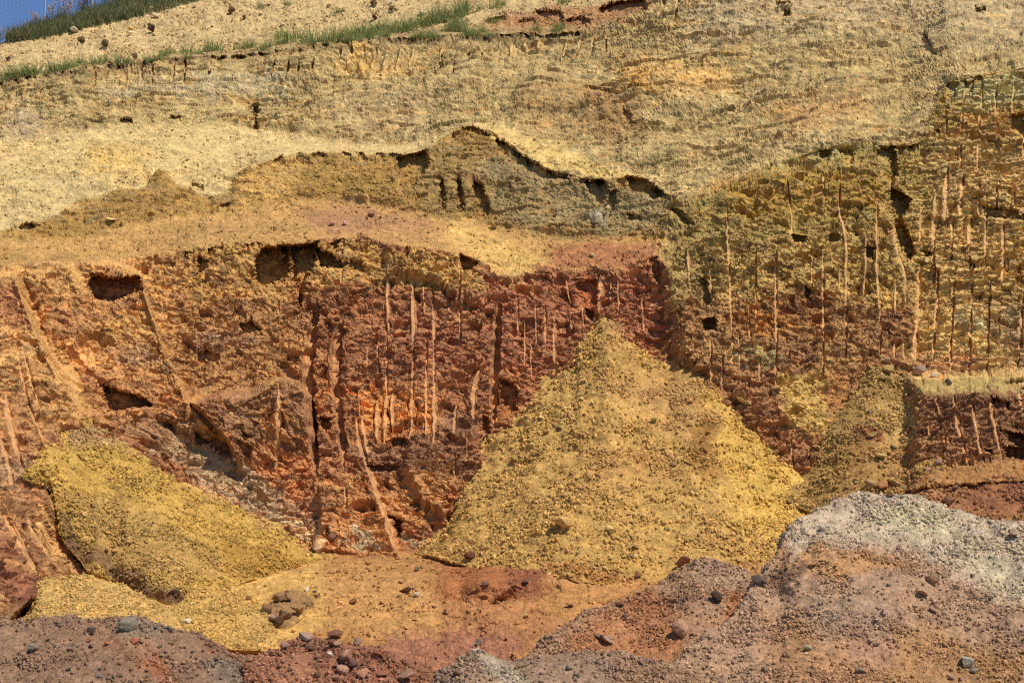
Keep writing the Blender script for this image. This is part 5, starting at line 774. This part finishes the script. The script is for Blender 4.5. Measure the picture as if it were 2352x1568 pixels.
tuft(1058, 36, .9, 'tall dark green grass clump high on the slope, right of the tallest', ga, 8); tuft(1046, 60, .95, 'tall grass clump below the dark green one', ga, 7); tuft(1070, 22, .8, 'upright grass clump touching the upper part of the dark green clump', ga, 8); tuft(1056, 72, .7, 'low grass clump at the lip under two tall clumps', ga, 7)
for u, v in [(952, 88), (964, 86), (988, 86), (1000, 88), (1028, 70), (1090, 80), (1078, 78), (1110, 74), (1126, 82), (1138, 18), (1150, 12), (1104, 20), (1282, 72), (1286, 64), (1230, 72), (1294, 6), (1136, 50)]:
    tuft(u, v, .72, GC_, ga)
tuft(662, 12, .6, 'lone dark grass tuft high on the pale slope near the upper edge', ga); tuft(600, 14, .6, 'dark grass tuft at the upper edge left of the lone tuft', ga); tuft(780, 26, .5, 'tiny dark grass tuft on the pale slope above the dense patch', ga)

# ridge grass, one mass
def ridge_grass():
    rs = np.random.RandomState(9); top = L((-120, 128), (0, 98), (62, 72), (105, 58), (150, 43), (195, 32), (237, 19), (262, 8), (475, -75)); low = L((-120, 134), (0, 101), (100, 89), (155, 77), (250, 55), (350, 33), (475, -2), (520, -20))
    n = 16000; u = rs.uniform(-110, 500, n); f = rs.rand(n); v = ev(top, u) * (1 - f) + (ev(low, u) + 5 * perlin(u / 9, u * 0, 3)) * f
    # the sod lies on the slope: take the height of the hillside there
    y = near_Y(u, np.maximum(v, ev(top, u) + 5), 1); ok = ~np.isnan(y); b = world(u[ok], np.maximum(v, ev(top, u) + 1)[ok], y[ok]) - np.array([0, 0, .03])
    k = fbm(b[:, 0] / .6, b[:, 1] / .6, 7, 3) > -.33 * (1 + 0 * b[:, 0]); b = b[k]
    v_, f_ = blades(len(b), 0, .10, .34, .008, .8, rs, .6, base=b)
    tag(link('grass', raw_mesh('grass', v_, f_, RIDGE)), 'long dry-green grass covering the ridge at upper left', 'grass', kind='stuff')
ridge_grass()
def flower_stalk():
    """a dried flowering stalk: thin branched stem with a spike of pale pink flowers"""
    rs = np.random.RandomState(21); out = []
    for q in range(4):
        V_, F_ = [], []; hgt = .5
        def tube(p0, p1, r0, r1):
            i = len(V_); d = (p1 - p0) / (np.linalg.norm(p1 - p0) + 1e-9); a = np.cross(d, [0, 1, .1]); a /= np.linalg.norm(a); b = np.cross(d, a)
            for p, r in ((p0, r0), (p1, r1)):
                for t in range(4): V_.append(p + r * (a * math.cos(t * 1.571) + b * math.sin(t * 1.571)))
            for t in range(4): F_.append((i + t, i + (t + 1) % 4, i + 4 + (t + 1) % 4, i + 4 + t))
        z = np.zeros(3); bend = rs.uniform(-.1, .1, 3) * [1, 1, 0]; tips = []
        p1 = bend * .5 + [0, 0, hgt * .55]; p2 = bend + [0, 0, hgt]
        tube(z - [0, 0, .05], p1, .006, .005); tube(p1, p2, .005, .004); tips.append(p2)
        for w in range(4):
            f = .35 + .13 * w; a = rs.uniform(0, 6.28); s = bend * f + [0, 0, hgt * f]; e = s + np.array([.12 * math.cos(a), .12 * math.sin(a), .13]); tube(s, e, .004, .003); tips.append(e)
        stem = raw_mesh('stem', np.array(V_), np.array(F_), STEM)
        heads = []
        for e in tips:
            FV, FF = [], []
            for w in range(16):
                c = e + rs.normal(size=3) * [.016, .016, .035] - [0, 0, .02]; r = rs.uniform(.007, .014); i = len(FV); n = rs.normal(size=3); n /= np.linalg.norm(n); a = np.cross(n, [.3, .5, .8]); a /= np.linalg.norm(a); b = np.cross(n, a)
                FV += [c + r * a, c + r * b, c - r * a, c - r * b, c + r * n, c - r * n]
                for t in range(4): FF += [(i + t, i + (t + 1) % 4, i + 4), (i + (t + 1) % 4, i + t, i + 5)]
            heads.append(raw_mesh('flower_head', np.array(FV), np.array(FF), PETAL))
        out.append((stem, heads))
    return out
STALKS = flower_stalk()
for k, (u, s) in enumerate([(2, .8), (17, .75), (30, .7), (34, .55), (74, .9), (82, 1.0), (96, .95), (91, .8), (116, 1.05), (126, 1.35), (122, 1.1), (134, 1.3), (147, 1.3), (152, 1.0), (162, 1.3), (171, 1.5), (175, 1.3), (184, 1.4), (190, 1.2), (206, 1.6), (200, 1.3), (216, 1.5), (232, 1.5), (240, 1.2)]):
    v = float(ev(L7, u)) + 6; y = float(near_Y(u, v + 3, 2)); c = world(np.array(float(u)), np.array(v), np.array(y))
    r = bpy.data.objects.new('flower_stalk', None); COL.objects.link(r); r.location = c; r.rotation_euler = (gr.uniform(-.15, .15), gr.uniform(-.1, .25), gr.uniform(0, 6.28)); s *= .78; r.scale = (s, s, s)
    tag(r, 'thin flowering stalk with pale pink blossom standing in the ridge grass', 'flower', 'flower stalks on the ridge')
    st, fl = STALKS[k % 4]
    link('stem', st, r); [link('flower_head', h, r) for h in fl]

# ------------------------------------------------------------------ wire fence behind the ridge
STEEL = mat_plain('galvanised_steel', (.42, .44, .45), .5, .3)
def tubes(segs, r, name, mat, parent):
    V_, F_ = [], []
    for p0, p1 in segs:
        p0 = np.array(p0, float); p1 = np.array(p1, float); i = len(V_); d = (p1 - p0) / np.linalg.norm(p1 - p0); a = np.cross(d, [.31, .9, .2]); a /= np.linalg.norm(a); b = np.cross(d, a)
        for p in (p0, p1):
            for t in range(6): V_.append(p + r * (a * math.cos(t * 1.0472) + b * math.sin(t * 1.0472)))
        for t in range(6): F_.append((i + t, i + (t + 1) % 6, i + 6 + (t + 1) % 6, i + 6 + t))
    return link(name, raw_mesh(name, np.array(V_), np.array(F_), mat), parent)
def post_at(u, v0, y): return world(np.array(float(u)), np.array(float(v0)), np.array(y))
posts = [(-130, 118, 33.0), (-6, 98, 33.3), (103, 56, 33.6), (212, 24, 33.9), (330, -24, 34.4)]
base = [post_at(*p) for p in posts]
fence = bpy.data.objects.new('fence', None); COL.objects.link(fence); fence.location = base[2]
tag(fence, 'thin wire mesh fence with slim grey posts along the ridge against the sky', 'fence')
HF = 1.7
for b in base:
    q = b - base[2]; o = tubes([(q - [0, 0, .25], q + [0, 0, HF])], .016, 'post', STEEL, fence)
    cap = tubes([(q + [0, 0, HF - .01], q + [0, 0, HF + .02])], .02, 'post_cap', STEEL, o)
segs = []
for a, b in zip(base[:-1], base[1:]):
    a = a - base[2]; b = b - base[2]
    for z in np.arange(.05, HF, .1): segs.append((a + [0, 0, z], b + [0, 0, z]))
    for t in np.linspace(0, 1, 13)[1:-1]: c = a + (b - a) * t; segs.append((c + [0, 0, .05], c + [0, 0, HF - .05]))
tubes(segs, .0014, 'wire_mesh', STEEL, fence)
